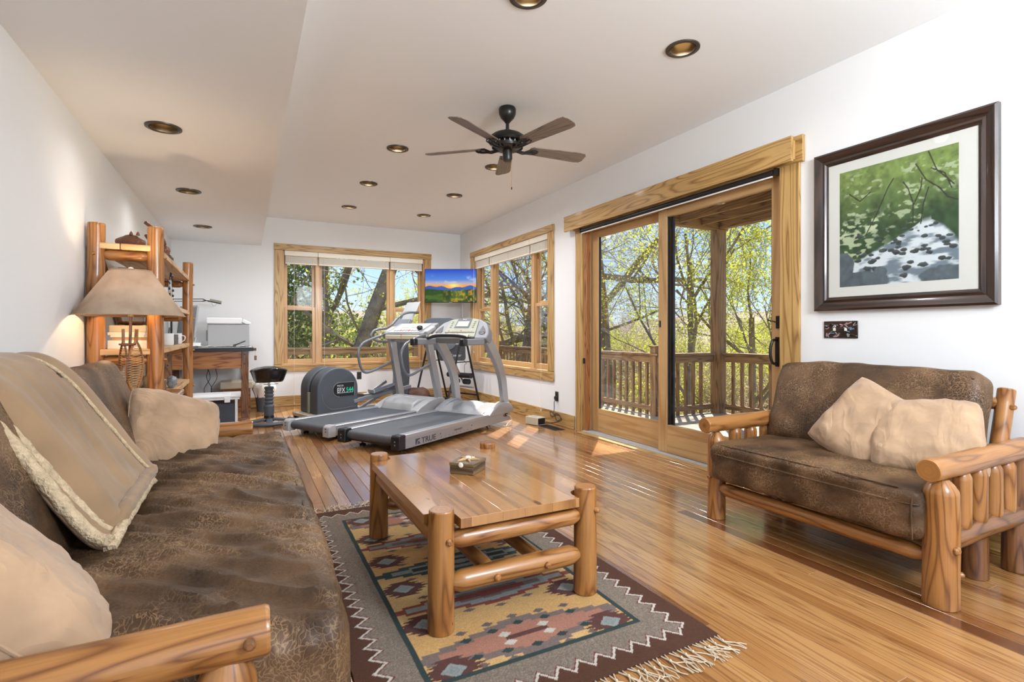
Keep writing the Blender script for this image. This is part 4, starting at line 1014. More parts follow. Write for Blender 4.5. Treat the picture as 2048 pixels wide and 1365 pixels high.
# blanket thrown over the back
bl = thing('sherpa_blanket', 'folded tan blanket with cream sherpa lining draped over the futon back', 'blanket', (-.5, 2.2, .6))
prof = [(-.845, .74), (-.84, .86), (-.81, .935), (-.75, .965), (-.68, .955), (-.60, .885), (-.50, .74), (-.42, .62), (-.355, .545), (-.29, .525), (-.24, .52)]
PP = smooth_path([(x, 0, z) for x, z in prof], 8)
def blk(y_top, y_bot, y2_top, y2_bot, off, endk, seed):
    def f(u, v):
        k = u * endk * (len(PP) - 1); i = min(int(k), len(PP) - 2); p = PP[i].lerp(PP[i + 1], k - i); t = (PP[i + 1] - PP[i]).normalized(); n = Vector((-t.z, 0, t.x)); n = n if n.z > 0 or n.x > 0 else -n
        s = max(0, min(1, (u - .25) / .75)); a = y_top + (y_bot - y_top) * s; b = y2_top + (y2_bot - y2_top) * s; y = a + (b - a) * v
        e = min(v, 1 - v); rd = min(1, e * 18) ** .5
        w = .016 * N3(v * 5 + u * 1.2, u * 1.5, seed) + .011 * N3(v * 11 + u * 2, u * 3, seed + 3)
        q = p + n * (off * rd + w * rd * min(1, (1 - u) * 9)); return (q.x, y, q.z)
    return f
for nm, args, m in (('lower_layer', (1.82, 1.70, 2.58, 2.40, .022, .86, 4), 'blanket'), ('upper_layer', (1.86, 1.78, 2.62, 2.48, .058, .82, 9), 'blanket')):
    mb = MB(); mb.grid(blk(*args), 70, 44); o = build(nm, mb, M[m], bl, sharp=180)
    s = o.modifiers.new('thick', 'SOLIDIFY'); s.thickness = .022 if nm == 'upper_layer' else .014; s.offset = -1
fU = blk(1.86, 1.78, 2.62, 2.48, .058, .82, 9); fL = blk(1.82, 1.70, 2.58, 2.40, .022, .86, 4)
def rough_tube(P, r, sd):
    P = smooth_path(P, 5); mb = MB(); mb.tube(P, r, 10, True, lambda t, a: 1 + .35 * N3(math.cos(a) * 2 + t * 60, math.sin(a) * 2, sd)); return mb
build('sherpa_edge', rough_tube([Vector(fL(u / 12, .012)) + Vector((.0, 0, .004)) for u in range(13)], .017, 3), M['sherpa'], bl)
build('sherpa_edge', rough_tube([Vector(fU(u / 12, .01)) + Vector((-.0, .0, -.012)) for u in range(13)], .014, 5), M['sherpa'], bl)
build('sherpa_edge', rough_tube([Vector(fL(1, v / 8)) for v in range(9)], .015, 7), M['sherpa'], bl)
build('seam_piping', rough_tube([Vector(fU(u / 16, .80 - .0 * u)) + Vector((.003, 0, .004)) for u in range(1, 17)], .006, 9), M['sherpa'], bl)
build('folded_end', rough_tube([Vector(fU(1, v / 8)) + Vector((0, 0, -.012)) for v in range(9)], .022, 11), M['blanket'], bl)

# ---------------------------------------------------------------- loveseat by the right wall
ls = thing('log_loveseat', 'small pine log loveseat with brown suede cushions below the framed picture', 'sofa', (2.85, 1.65, 0))
B0, B1 = 1.075, 2.20; FX = 2.50
for y, s in ((B0, 41), (B1, 43)):
    r = .060 if y < 1.5 else .05
    mb = MB(); mb.log((FX, y, .0), (FX, y, .51), r * 1.03, r, 24, seed=s, taper=0, taper2=.055, tr=.42, wob=.045, n=16); build('front_post', mb, M['log'], ls)
    mb = MB(); mb.log((FX - .10, y, .555), (3.26, y, .560), .045, .050, 22, seed=s + 2, wob=.07, n=20); arm = build('arm', mb, M['log'], ls)
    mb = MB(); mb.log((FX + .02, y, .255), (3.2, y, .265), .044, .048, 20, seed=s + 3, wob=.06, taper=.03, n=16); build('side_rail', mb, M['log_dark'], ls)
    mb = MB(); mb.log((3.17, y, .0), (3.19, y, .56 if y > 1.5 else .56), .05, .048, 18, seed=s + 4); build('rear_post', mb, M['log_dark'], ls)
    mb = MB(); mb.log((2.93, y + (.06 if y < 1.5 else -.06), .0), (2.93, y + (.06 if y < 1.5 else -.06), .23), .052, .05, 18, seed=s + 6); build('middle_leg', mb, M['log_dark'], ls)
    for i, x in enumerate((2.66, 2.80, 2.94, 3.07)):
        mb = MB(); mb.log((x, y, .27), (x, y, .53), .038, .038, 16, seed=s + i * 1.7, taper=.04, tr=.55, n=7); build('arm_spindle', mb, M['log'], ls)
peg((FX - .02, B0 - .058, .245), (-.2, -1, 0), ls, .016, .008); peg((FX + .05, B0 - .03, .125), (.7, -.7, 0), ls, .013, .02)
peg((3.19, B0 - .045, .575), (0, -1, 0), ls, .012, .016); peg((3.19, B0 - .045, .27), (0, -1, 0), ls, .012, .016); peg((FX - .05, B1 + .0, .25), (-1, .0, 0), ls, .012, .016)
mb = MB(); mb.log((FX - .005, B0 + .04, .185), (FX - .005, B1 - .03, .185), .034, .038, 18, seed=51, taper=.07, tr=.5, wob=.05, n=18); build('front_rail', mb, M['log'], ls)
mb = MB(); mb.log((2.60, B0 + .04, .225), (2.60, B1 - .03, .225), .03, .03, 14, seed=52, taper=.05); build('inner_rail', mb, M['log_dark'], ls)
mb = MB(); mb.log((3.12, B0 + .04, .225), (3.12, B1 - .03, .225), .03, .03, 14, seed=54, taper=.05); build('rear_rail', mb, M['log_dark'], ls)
for i in range(5):
    y = B0 + .14 + i * .21; build('seat_slat', MB().b2((2.58, y - .04, .255), (3.14, y + .04, .272)), M['shelf'], ls, smooth=False)
for y, s in ((B0 + .055, 61), (B1 - .10, 62)):
    mb = MB(); mb.log((3.05, y, .22), (3.24, y, .83), .036, .035, 16, seed=s, n=10); bp = build('back_post', mb, M['log'], ls)
    peg((3.20, y - .03, .75), (0, -1, 0), bp, .012, .014)
mb = MB(); mb.log((3.215, B0 + .05, .76), (3.215, B1 - .1, .76), .03, .03, 14, seed=66, taper=.04); build('back_rail', mb, M['log'], ls)
def lseat_fn(p, n):
    w = .006 * N3(p.x * 5, p.y * 6, 12) + .005 * N3(p.y * 14 + p.z * 18, p.x * 5, p.z * 9)
    if n.z > .3: w += .03 * (1 - (p.y / .55) ** 2) * (1 - (p.x / .45) ** 2)
    if n.x < -.5: w += .012 * N3(p.y * 9 + p.z * 16, p.z * 5, 3) + .008 * (1 - abs(p.z) * 6)
    return w
sc_ = build('seat_cushion', softbox((2.79, 1.64, .355), (.76, 1.07, .215), .045, (40, 60, 14), lseat_fn), M['leather'], ls, sharp=180)
pipe([(2.62, 1.105, .405), (2.45, 1.115, .405), (2.405, 1.17, .402), (2.398, 1.6, .402), (2.405, 2.1, .402), (2.45, 2.165, .405)], .0038, sc_, M['leather'])
pipe([(2.418, 1.19, .458), (2.412, 1.6, .463), (2.42, 2.1, .458)], .0035, sc_, M['leather'])
pipe([(2.410, 1.135, .26), (2.402, 1.135, .35), (2.412, 1.138, .44)], .0035, sc_, M['leather'])
RL = Matrix.Rotation(R(19), 3, 'Y')
def lback_fn(p, n):
    w = .010 * N3(p.y * 4, p.z * 6, 22) + .005 * N3(p.y * 10, p.z * 12, 5)
    if n.x < -.2: w += .03 * (1 - (p.y / .55) ** 2) * (1 - (p.z / .30) ** 2) - .012 * math.exp(-((p.y - .12) ** 2 + p.z ** 2) / .004)
    return w
bc_ = build('back_cushion', softbox((3.035, 1.655, .665), (.175, 1.03, .50), .055, (12, 60, 34), lback_fn, RL), M['leather'], ls, sharp=180)
pipe([(3.02, 1.17, .885), (3.035, 1.3, .903), (3.035, 2.0, .905), (3.02, 2.14, .89)], .004, bc_, M['leather'])
pillow('tan suede pillow standing upright in the middle of the small loveseat', (2.79, 1.52, .63), (.38, .44), .17, basis((-.86, -.25, .45), (.05, -.15, 1), -22), seed=8)
pillow('tan suede pillow slouched in the near corner of the small loveseat', (2.84, 1.285, .615), (.45, .40), .19, basis((-.72, -.28, .62), (.1, -.1, 1), 14), seed=12)
# ---------------------------------------------------------------- framed picture and wall plates on the right wall
pf = thing('framed_picture', 'dark framed photograph of a rocky woodland stream on the right wall', 'picture', (XR - .02, 1.65, 1.735))
Y0, Y1, Z0, Z1 = 1.185, 2.12, 1.24, 2.245
fw = .085
for k, (ya, yb, za, zb, vert) in enumerate(((Y0, Y1, Z1 - fw, Z1, 0), (Y0, Y1, Z0, Z0 + fw, 0), (Y0, Y0 + fw, Z0, Z1, 1), (Y1 - fw, Y1, Z0, Z1, 1))):
    # moulded profile mitred at the corners
    prof = [(0, 0), (0, .030), (.012, .038), (.035, .030), (.052, .020), (.066, .024), (.074, .016), (.085, .012), (.085, 0)]
    mb = MB(); n = len(prof)
    for e in (0, 1):
        for d, h in prof:
            if not vert:
                y = (ya + d) if e == 0 else (yb - d); z = (zb - d) if k == 0 else (za + d)
            else:
                z = (za + d) if e == 0 else (zb - d); y = (ya + d) if k == 2 else (yb - d)
            mb.v.append((XR - .002 - h, y, z))
    for i in range(n - 1): mb.face([i, i + 1, n + i + 1, n + i], [(prof[i][0], 0), (prof[i + 1][0], 0), (prof[i + 1][0], 1), (prof[i][0], 1)])
    build('frame_side', mb, M['walnut'], pf, sharp=25)
build('mat_board', MB().b2((XR - .012, Y0 + .075, Z0 + .075), (XR - .008, Y1 - .075, Z1 - .075)), plain('mat_board', (.70, .69, .66), .7), pf, smooth=False)
py0, py1, pz0, pz1 = 1.353, 1.966, 1.385, 2.10
def vnoise(ny, nx, sx, sy, seed, oct=4):
    rs_ = np.random.RandomState(seed); out = np.zeros((ny, nx)); amp = 1; tot = 0
    for o in range(oct):
        gx, gy = int(sx * 2 ** o) + 2, int(sy * 2 ** o) + 2; g = rs_.rand(gy, gx)
        xx = np.linspace(0, gx - 1.001, nx); yy = np.linspace(0, gy - 1.001, ny); xi = xx.astype(int); yi = yy.astype(int); fx = xx - xi; fy = yy - yi; fx = fx * fx * (3 - 2 * fx); fy = fy * fy * (3 - 2 * fy)
        a = g[np.ix_(yi, xi)]; b = g[np.ix_(yi, xi + 1)]; c = g[np.ix_(yi + 1, xi)]; d = g[np.ix_(yi + 1, xi + 1)]
        out += amp * ((a * (1 - fx) + b * fx) * (1 - fy[:, None]) + (c * (1 - fx) + d * fx) * fy[:, None]); tot += amp; amp *= .5
    return out / tot
def sstep(a, b, x): t = np.clip((x - a) / (b - a), 0, 1); return t * t * (3 - 2 * t)
def stream(nx, ny):
    u = np.linspace(0, 1, nx)[None, :].repeat(ny, 0); v = np.linspace(0, 1, ny)[:, None].repeat(nx, 1)   # u right, v up
    n1 = vnoise(ny, nx, 5, 5, 1); n2 = vnoise(ny, nx, 24, 24, 2, 3); n3 = vnoise(ny, nx, 17, 36, 3, 3); col = np.zeros((ny, nx, 3))
    top = sstep(.45, 1.0, v + .25 * (n1 - .5))[..., None]; col[:] = np.array((.035, .075, .03)) * (1 - top) + np.array((.19, .27, .07)) * top
    col *= (.45 + 1.1 * n2)[..., None]
    # pale flowering branches
    fl = sstep(.56, .66, n3) * sstep(.46, .60, n1) * sstep(.40, .50, v) * sstep(1, .9, v); left = sstep(.62, .15, u + .3 * (n1 - .5)) * sstep(.66, .50, v) * sstep(.12, .25, v) * sstep(.48, .60, n3)
    f = np.clip(fl * .7 + left * .85, 0, 1)[..., None]; col = col * (1 - f) + np.array((.50, .58, .38)) * f
    # water: widens towards the bottom
    cx = .66 + .10 * np.sin((v - .25) * 7); hw = .04 + 1.7 * np.maximum(.47 - v, 0); wtr = sstep(1.05, .85, np.abs(u - cx) / np.maximum(hw, .01) + .35 * (n1 - .5)) * sstep(.50, .44, v + .04 * (n1 - .5))
    streak = vnoise(ny, nx, 7, 22, 5, 4); foam = sstep(.38, .60, streak); wc = np.array((.17, .22, .27)) * (1 - foam[..., None]) + np.array((.66, .72, .77)) * foam[..., None]
    col = col * (1 - wtr[..., None]) + wc * wtr[..., None]
    rs_ = np.random.RandomState(9)
    for i in range(60):
        rv = rs_.uniform(.05, .46); ru = rs_.uniform(.15, 1); s = .018 + .06 * (.5 - rv) * rs_.uniform(.4, 1.2); d = ((u - ru) / s) ** 2 + ((v - rv) / (s * .5)) ** 2 + 2.2 * (n2 - .5)
        m = (sstep(1.1, .8, d))[..., None]; sh = (.4 + .8 * sstep(-1, 1, (v - rv) / (s * .5)))[..., None]; col = col * (1 - m) + np.array((.065, .08, .085)) * sh * m
    for (ru, rv, sx, sy) in ((.2, .03, .26, .09), (.92, .03, .22, .08), (.38, .10, .06, .05), (.02, .18, .12, .12)):
        d = ((u - ru) / sx) ** 2 + ((v - rv) / sy) ** 2 + .3 * (n2 - .5); m = sstep(1.1, .9, d)[..., None]; col = col * (1 - m) + (np.array((.10, .13, .15)) * (.6 + .8 * n2)[..., None]) * m
    # trunks and branches
    def line(P, w, c):
        nonlocal col
        for (a, b) in zip(P[:-1], P[1:]):
            for k in range(60):
                t = k / 60; x, y = a[0] + (b[0] - a[0]) * t, a[1] + (b[1] - a[1]) * t; ix, iy = int(x * nx), int(y * ny)
                ww = max(1, int(w * nx)); col[max(0, iy - ww):iy + ww, max(0, ix - ww):ix + ww] = c
    br = np.array((.03, .03, .02))
    line([(.68, .92), (.76, .78), (.86, .70), (.92, .62), (1, .58)], .006, br); line([(.80, .86), (.9, .8), (.95, .68)], .003, br); line([(.66, .46), (.66, .62), (.62, .74), (.58, .8)], .006, br); line([(.66, .6), (.72, .72), (.73, .8)], .003, br)
    line([(.72, .45), (.74, .6), (.78, .72)], .004, br); line([(.25, .42), (.36, .6), (.45, .78), (.5, .85)], .003, br); line([(.1, .8), (.2, .72), (.3, .78)], .002, br); line([(.78, .99), (.84, .84), (.97, .7)], .004, br)
    return np.clip(col, 0, 1)
color_grid('photo_print', stream(230, 268), frame_mat((XR - .0125, py1, pz0), (0, -1, 0), (0, 0, 1)), py1 - py0, pz1 - pz0, M['print'], pf)
pg = MB().b2((XR - .0155, Y0 + .08, Z0 + .08), (XR - .0145, Y1 - .08, Z1 - .08)); build('picture_glass', pg, M['glass'], pf, smooth=False)
sp = thing('switch_plate', 'dark ornate relief switch plate on the right wall under the framed picture', 'switch', (XR - .01, 1.966, 1.12))
mb = MB(); mb.b2((XR - .007, 1.861, 1.066), (XR - .001, 2.071, 1.174)); build('plate', mb, M['walnut'], sp, bevel=.003)
mt = [plain('relief_dark', (.03, .02, .02), .3), plain('relief_silver', (.4, .4, .42), .25, metal=.6), plain('relief_blue', (.12, .2, .28), .3), plain('relief_rose', (.4, .22, .2), .3)]
rg = random.Random(4)
for i in range(26):
    y = rg.uniform(1.872, 2.06); z = rg.uniform(1.076, 1.164); mb = MB(); pts = [(XR - .008 - .004 * rg.random(), y + rg.uniform(-.02, .02), z + rg.uniform(-.014, .014)) for _ in range(3)]; mb.tube(smooth_path(pts, 3), rg.uniform(.0022, .005), 6); build('relief', mb, mt[i % 4], sp)
for y in (1.93, 2.0): build('toggle', MB().b2((XR - .018, y - .005, 1.112), (XR - .006, y + .005, 1.13)), M['shell'], sp, smooth=False)
def outlet(y, z, label, wall='R'):
    p = (XR - .004, y, z) if wall == 'R' else (y, YF - .004, z); t = thing('power_outlet', label, 'outlet', p)
    def bx(nm, da, db, z0, z1, d0, d1, m):
        a, b = (XR - d1, y + da, z + z0), (XR - d0, y + db, z + z1)
        if wall != 'R': a, b = (y + da, YF - d1, z + z0), (y + db, YF - d0, z + z1)
        return build(nm, MB().b2(a, b), m, t, smooth=False, bevel=.002)
    bx('plate', -.036, .036, -.058, .058, .001, .006, M['zincplate'])
    for s in (-.026, .026): bx('socket', -.016, .016, s - .014, s + .014, .006, .009, M['black'])
    return t
outlet(5.315, .335, 'grey wall outlet right of the right wall window, a cord plugged in')
outlet(1.62, .42, 'black wall outlet under the far window, behind the elliptical trainer', 'F')
# power adapter box with cord
pb = thing('power_converter', 'beige metal converter box on the floor by the right wall baseboard', 'box', (3.10, 5.42, 0), R(90 + 14))
mb = MB(); mb.box((0, 0, .05), (.21, .13, .09)); build('case', mb, M['beige'], pb, bevel=.004)
build('lid_label', MB().box((0.0, 0, .0965), (.08, .07, .002)), M['lgrey'], pb, smooth=False)
for s in (-.07, .07): build('foot', MB().box((s, 0, .003), (.02, .1, .006)), M['black'], pb, smooth=False)
build('front_panel', MB().box((-.107, 0, .05), (.004, .11, .07)), M['black'], pb, smooth=False)
mb = MB(); mb.tube(smooth_path([(3.325, 5.315, .305), (3.30, 5.312, .27), (3.305, 5.32, .19), (3.29, 5.31, .12), (3.30, 5.24, .14), (3.29, 5.15, .10), (3.28, 5.22, .06), (3.29, 5.30, .12), (3.28, 5.37, .15), (3.28, 5.34, .09), (3.28, 5.2, .13), (3.28, 5.12, .09), (3.28, 5.2, .05), (3.22, 5.27, .03), (3.16, 5.31, .03)], 5), .0045, 6)
cd = thing('extension_cord', 'bundled black cord hanging from the right wall outlet to the converter box', 'cord', (3.3, 5.25, .03))
build('wire', mb, M['black'], cd); build('plug', MB().b2((3.31, 5.297, .295), (3.328, 5.333, .335)), M['black'], cd, smooth=False)
# floor vent
fv = thing('floor_vent', 'dark slotted floor register in the planks by the right wall baseboard', 'vent', (3.16, 5.15, 0))
build('frame', MB().b2((3.09, 4.97, .0002), (3.225, 5.33, .004)), M['zincplate'], fv, smooth=False)
for i in range(14):
    y = 4.99 + i * .025; build('louvre', MB().b2((3.105, y, .004), (3.21, y + .012, .0065)), M['black'], fv, smooth=False)

# ---------------------------------------------------------------- ceiling fan
FXY = (1.775, 3.53)
fan = thing('ceiling_fan', 'five-bladed brown ceiling fan with black motor hanging in the room', 'fan', (FXY[0], FXY[1], HC))
L_ = lambda prof, nm, m='blackmetal', seg=36: build(nm, MB().lathe(prof, seg, (FXY[0], FXY[1], 0)), M[m], fan)
L_([(0, HC - .001), (.060, HC - .001), (.066, HC - .012), (.064, HC - .05), (.05, HC - .08), (.025, HC - .105), (.014, HC - .12)], 'canopy')
L_([(.013, HC - .11), (.013, HC - .20)], 'downrod'); L_([(.013, 2.645), (.026, 2.64), (.02, 2.62), (.03, 2.612)], 'collar')
L_([(0, 2.618), (.06, 2.616), (.11, 2.603), (.140, 2.58), (.148, 2.555), (.14, 2.54), (.10, 2.535), (.098, 2.525), (.12, 2.518), (.118, 2.502), (.09, 2.49), (.05, 2.482), (0, 2.482)], 'motor_housing', seg=44)
for k in range(20):
    an = 2 * PI * k / 20; mb = MB(); mb.box((FXY[0] + .122 * math.cos(an), FXY[1] + .122 * math.sin(an), 2.528), (.004, .008, .016), (0, 0, an)); build('vent_fin', mb, M['chrome'], fan, smooth=False)
L_([(.0, 2.484), (.036, 2.483), (.037, 2.42), (.03, 2.405), (0, 2.402)], 'switch_housing', seg=24)
mb = MB(); mb.tube([(FXY[0] + .025, FXY[1] - .02, 2.41), (FXY[0] + .026, FXY[1] - .02, 2.21)], .0012, 5); pc = build('pull_chain', mb, M['brass'], fan); mb = MB(); mb.lathe([(0, .02), (.004, .012), (.005, 0), (0, -.006)], 8, (FXY[0] + .026, FXY[1] - .02, 2.19)); build('pull_knob', mb, M['blackmetal'], pc)
for k in range(5):
    an = R(-5 + 72 * k); rm = Matrix.Translation((FXY[0], FXY[1], 2.500)) @ Matrix.Rotation(an, 4, 'Z')
    pitch = Matrix.Translation((.2, 0, .005)) @ Matrix.Rotation(R(-13), 4, 'X')
    pts = [(.0, -.052), (.40, -.068), (.445, -.060), (.462, -.035), (.462, .035), (.445, .060), (.40, .068), (.0, .052), (-.02, .03), (-.02, -.03)]
    mb = MB(); mb.prism(pts, .006, rm @ pitch)
    # grain along the blade
    mb.uv = [[(mb.v[i][1] * math.cos(an) - mb.v[i][0] * math.sin(an), mb.v[i][0] * math.cos(an) + mb.v[i][1] * math.sin(an)) for i in f] for f in mb.f]
    bl_ = build('blade', mb, M['blade'], fan, smooth=False, bevel=.0015)
    mb = MB()
    for sgn in (-1, 1):
        mb.tube([rm @ Vector((.07, sgn * .012, -.01)), rm @ Vector((.13, sgn * .022, -.018)), rm @ Vector((.17, sgn * .045, -.004)), rm @ Vector((.215, sgn * .044, -.002)), rm @ Vector((.245, sgn * .02, -.003))], .0055, 7)
        mb.tube([rm @ Vector((.15, sgn * .01, -.012)), rm @ Vector((.19, sgn * .026, -.004)), rm @ Vector((.225, 0, -.003))], .004, 6)
    mb.tube([rm @ Vector((.06, 0, -.012)), rm @ Vector((.16, 0, -.014)), rm @ Vector((.25, 0, -.003))], .006, 7); build('blade_iron', mb, M['blackmetal'], fan)

# ---------------------------------------------------------------- television
tvd = Vector((math.cos(R(-27.2)), math.sin(R(-27.2)), 0)); tvn = Vector((-math.sin(R(27.2)), -math.cos(R(27.2)), 0))
tv = thing('television', 'wall-mounted flat television showing a sunset over hills, in the far corner', 'television', (2.96, 7.93, 1.86), R(-27.2))
w, h = .84, .545
build('bezel', MB().box((0, .02, 0), (w, .035, h)), M['black'], tv, bevel=.004)
def sunset(nx, ny):
    u = np.linspace(0, 1, nx)[None, :].repeat(ny, 0); v = np.linspace(0, 1, ny)[:, None].repeat(nx, 1); n = vnoise(ny, nx, 6, 6, 11); n2 = vnoise(ny, nx, 20, 12, 12, 3)
    sky_ = np.zeros((ny, nx, 3)); t = np.clip((v - .45) / .55, 0, 1)
    stops = [(0, (.85, .35, .02)), (.10, (.80, .33, .06)), (.22, (.42, .38, .45)), (.42, (.07, .22, .65)), (1, (.005, .05, .50))]
    for c in range(3): sky_[..., c] = np.interp(t, [s[0] for s in stops], [s[1][c] for s in stops])
    g = np.exp(-(((u - .56) / .10) ** 2 + ((v - .50) / .06) ** 2))[..., None]; sky_ = sky_ * (1 - g) + np.array((1, .75, .2)) * g
    cl = (sstep(.55, .8, n) * sstep(.55, .62, v) * sstep(.9, .7, v) * .5)[..., None]; sky_ = sky_ * (1 - cl) + np.array((.6, .65, .75)) * cl
    r1 = .46 + .03 * np.sin(u * 9) + .02 * np.sin(u * 23); m1 = (v < r1)[..., None]; sky_ = np.where(m1, np.array((.01, .07, .36)) + n[..., None] * .05, sky_)
    r2 = .37 + .025 * np.sin(u * 5 + 2) + .02 * n; m2 = (v < r2)[..., None]; gr = np.array((.015, .03, .004)) + np.array((.38, .15, .01)) * (sstep(.45, .75, n2) * sstep(.25, .7, u))[..., None] + np.array((.04, .07, .004)) * sstep(.4, .7, n)[..., None] + np.array((.0, .05, 0)) * n2[..., None]; sky_ = np.where(m2, gr, sky_); return sky_
color_grid('screen', sunset(150, 96), frame_mat((-w / 2 + .008, .0015, -h / 2 + .012), (1, 0, 0), (0, 0, 1)), w - .016, h - .02, M['tvscreen'], tv)
build('badge', MB().box((.0, .0, -h / 2 + .004), (.05, .006, .007)), M['lgrey'], tv, smooth=False)
build('wall_bracket', MB().box((0, .14, 0), (.12, .22, .12)), M['blackmetal'], tv, smooth=False)
mb = MB(); mb.tube([(.12, .25, .05), (.16, .32, .02), (.16, .34, -.5)], .006, 6); build('cable', mb, M['white'], tv)
# ---------------------------------------------------------------- gym machines
def strap(pts, w, h, mb=None, side=(0, 1, 0), taper=None):
    """rectangular bar swept along pts: w across the sweep in its plane, h along side"""
    mb = mb or MB(); P = [Vector(p) for p in pts]; sd = Vector(side).normalized(); b = len(mb.v); n = len(P)
    for i, p in enumerate(P):
        t = (P[min(i + 1, n - 1)] - P[max(i - 1, 0)]).normalized(); nn = t.cross(sd).normalized(); k = taper[i] if taper else 1
        for a, c in ((-1, -1), (1, -1), (1, 1), (-1, 1)): mb.v.append(tuple(p + nn * a * w / 2 * k + sd * c * h / 2))
    for i in range(n - 1):
        for k in range(4):
            k2 = (k + 1) % 4; mb.face([b + 4 * i + k, b + 4 * i + k2, b + 4 * i + 4 + k2, b + 4 * i + 4 + k], [(0, 0)] * 4)
    mb.face([b, b + 3, b + 2, b + 1], [(0, 0)] * 4); mb.face([b + 4 * n - 4, b + 4 * n - 3, b + 4 * n - 2, b + 4 * n - 1], [(0, 0)] * 4); return mb
def arcs(p, n=6): return smooth_path(p, n)
def xz(poly, y0, y1, mb=None):
    """polygon in the x-z plane extruded from y0 to y1"""
    return (mb or MB()).prism(poly, y1 - y0, Matrix(((1, 0, 0, 0), (0, 0, 1, y0), (0, 1, 0, 0), (0, 0, 0, 1))))
def treadmill(label, org, ang, kind):
    t = thing('treadmill', label, 'treadmill', (*org, 0), R(ang)); T = kind == 'front'
    B = lambda nm, mb, m, par=None, **k: build(nm, mb, M[m] if isinstance(m, str) else m, par or t, **k)
    x1 = 1.95 if T else 1.78; hx = 1.43 if T else 1.26; zt = .172 if T else .15; zb = .045
    B('deck', MB().b2((.03, -.30, zb + .02), (hx + .1, .30, zt - .022)), 'black', smooth=False)
    mb = MB(); b = []; r = .042; zc = zt - .012 - r
    mb.grid(lambda u, v: ((hx + .15 - (hx + .11) * u / .8) if u < .8 else (.04 - math.sin((u - .8) / .2 * PI) * r), -.288 + .576 * v, (zt - .012) if u < .8 else zc + math.cos((u - .8) / .2 * PI) * r), 60, 1)
    B('belt', mb, 'belt')
    mb = MB(); mb.tube([(.045, -.29, zc), (.045, .29, zc)], r - .002, 20); B('rear_roller', mb, 'roller')
    for s in (-1, 1):
        a, c = sorted((s * .298, s * .385)); pr = [(a, zt - .03), (a, zt - .004), (a + .006, zt), (c - .006, zt), (c, zt - .006), (c, zt - .03)]
        if s < 0: pass
        mb = MB(); mb.prism([(y, z) for y, z in pr], hx - .03, Matrix(((0, 0, 1, .06), (1, 0, 0, 0), (0, 1, 0, 0), (0, 0, 0, 1)))); rail = B('side_rail', mb, 'alu', bevel=.002)
        for q in range(3): B('rail_groove', MB().b2((.065, min(s * (.318 + .02 * q), s * (.326 + .02 * q)), zt), (hx + .02, max(s * (.318 + .02 * q), s * (.326 + .02 * q)), zt + .0012)), 'mgrey', rail, smooth=False)
        B('side_panel', MB().b2((.06, min(s * .37, s * .39), zb), (x1 - .02, max(s * .37, s * .39), zt - .03)), 'silver', smooth=False, bevel=.002)
        ec = MB(); ec.prism([(-.028, zb), (.062, zb), (.062, zt + .004), (-.01, zt + .004), (-.024, zt - .012)] if T else [(-.028, zb - .01), (.062, zb - .01), (.062, zt + .006), (.01, zt + .006), (-.018, zt - .012), (-.028, zt - .04)], .10, Matrix(((1, 0, 0, 0), (0, 0, 1, s * .345 - .05), (0, 1, 0, 0), (0, 0, 0, 1))))
        c = B('end_cap', ec, 'black' if T else 'lgrey', bevel=.005, label='rear end cap')
        for zz in (.085, .115): B('screw', MB().b2((-.0300, s * .345 - .006, zz), (-.0275, s * .345 + .006, zz + .012)), 'mgrey' if T else 'black', c, smooth=False)
        mb = MB(); mb.lathe([(0, .0), (.03, .0), (.032, .012), (.012, .016), (.012, zb + .03)], 16, (.16, s * .25, 0)); B('foot', mb, 'black')
        mb = MB(); mb.lathe([(0, .0), (.03, .0), (.032, .012), (.012, .016), (.012, zb + .03)], 16, (x1 - .3, s * .25, 0)); B('foot', mb, 'chrome' if T else 'black')
    # motor hood
    if T:
        pr = [(hx - .03, zt - .008), (hx + .06, zt + .02), (hx + .20, zt + .065), (hx + .34, zt + .085), (hx + .46, zt + .065), (x1 + .02, zt + .02), (x1 + .02, zb + .02), (hx + .12, zb + .02)]
        B('motor_hood', xz(pr, -.31, .31), 'silver', bevel=.006, seg=3)
        mb = MB(); mb.grid(lambda u, v: (hx + .005 + .30 * u, -.25 + .5 * v, zt - .004 + (.105 * math.sin(u * PI / 2) + .0) * math.sin(v * PI) ** .45), 16, 28); B('hood_bulge', mb, 'mgrey', sharp=180)
        for s in (-1, 1):
            a, c = sorted((s * .305, s * .405)); fr = [(hx + .02, zt - .012), (hx + .10, zt + .035), (hx + .22, zt + .085), (hx + .36, zt + .105), (hx + .46, zt + .09), (x1 + .03, zt + .02), (x1 + .03, zt - .03), (hx + .02, zt - .03)]
            B('hood_fender', xz(fr, a, c), 'mgrey' if s > 0 else 'silver', bevel=.008, seg=3)
        text('TRUE', .07, M['dark_print'], t, frame_mat((hx + .30, .06, zt + .0955), (0, -1, 0), (1, 0, .0)), sx=1.25, bold=.001)
    else:
        pr = [(hx - .0, zt - .01), (hx + .04, zt + .075), (hx + .13, zt + .115), (hx + .40, zt + .12), (hx + .50, zt + .08), (x1, zt - .02), (x1, zb), (hx, zb)]
        B('motor_hood', xz(pr, -.27, .27), 'lgrey', bevel=.02, seg=4)
        for s in (-1, 1):
            a, c = sorted((s * .265, s * .39)); fr = [(hx - .03, zt - .012), (hx + .06, zt + .04), (hx + .2, zt + .095), (hx + .38, zt + .125), (hx + .48, zt + .11), (x1 + .0, zt + .02), (x1 + .0, zb), (hx - .03, zb)]
            B('hood_fender', xz(fr, a, c), 'lgrey', bevel=.008, seg=3)
        text('TRUE', .06, M['white_print'], t, frame_mat((hx + .22, .10, zt + .1195), (0, -1, 0), (1, 0, .0)), sx=1.25, bold=.001)
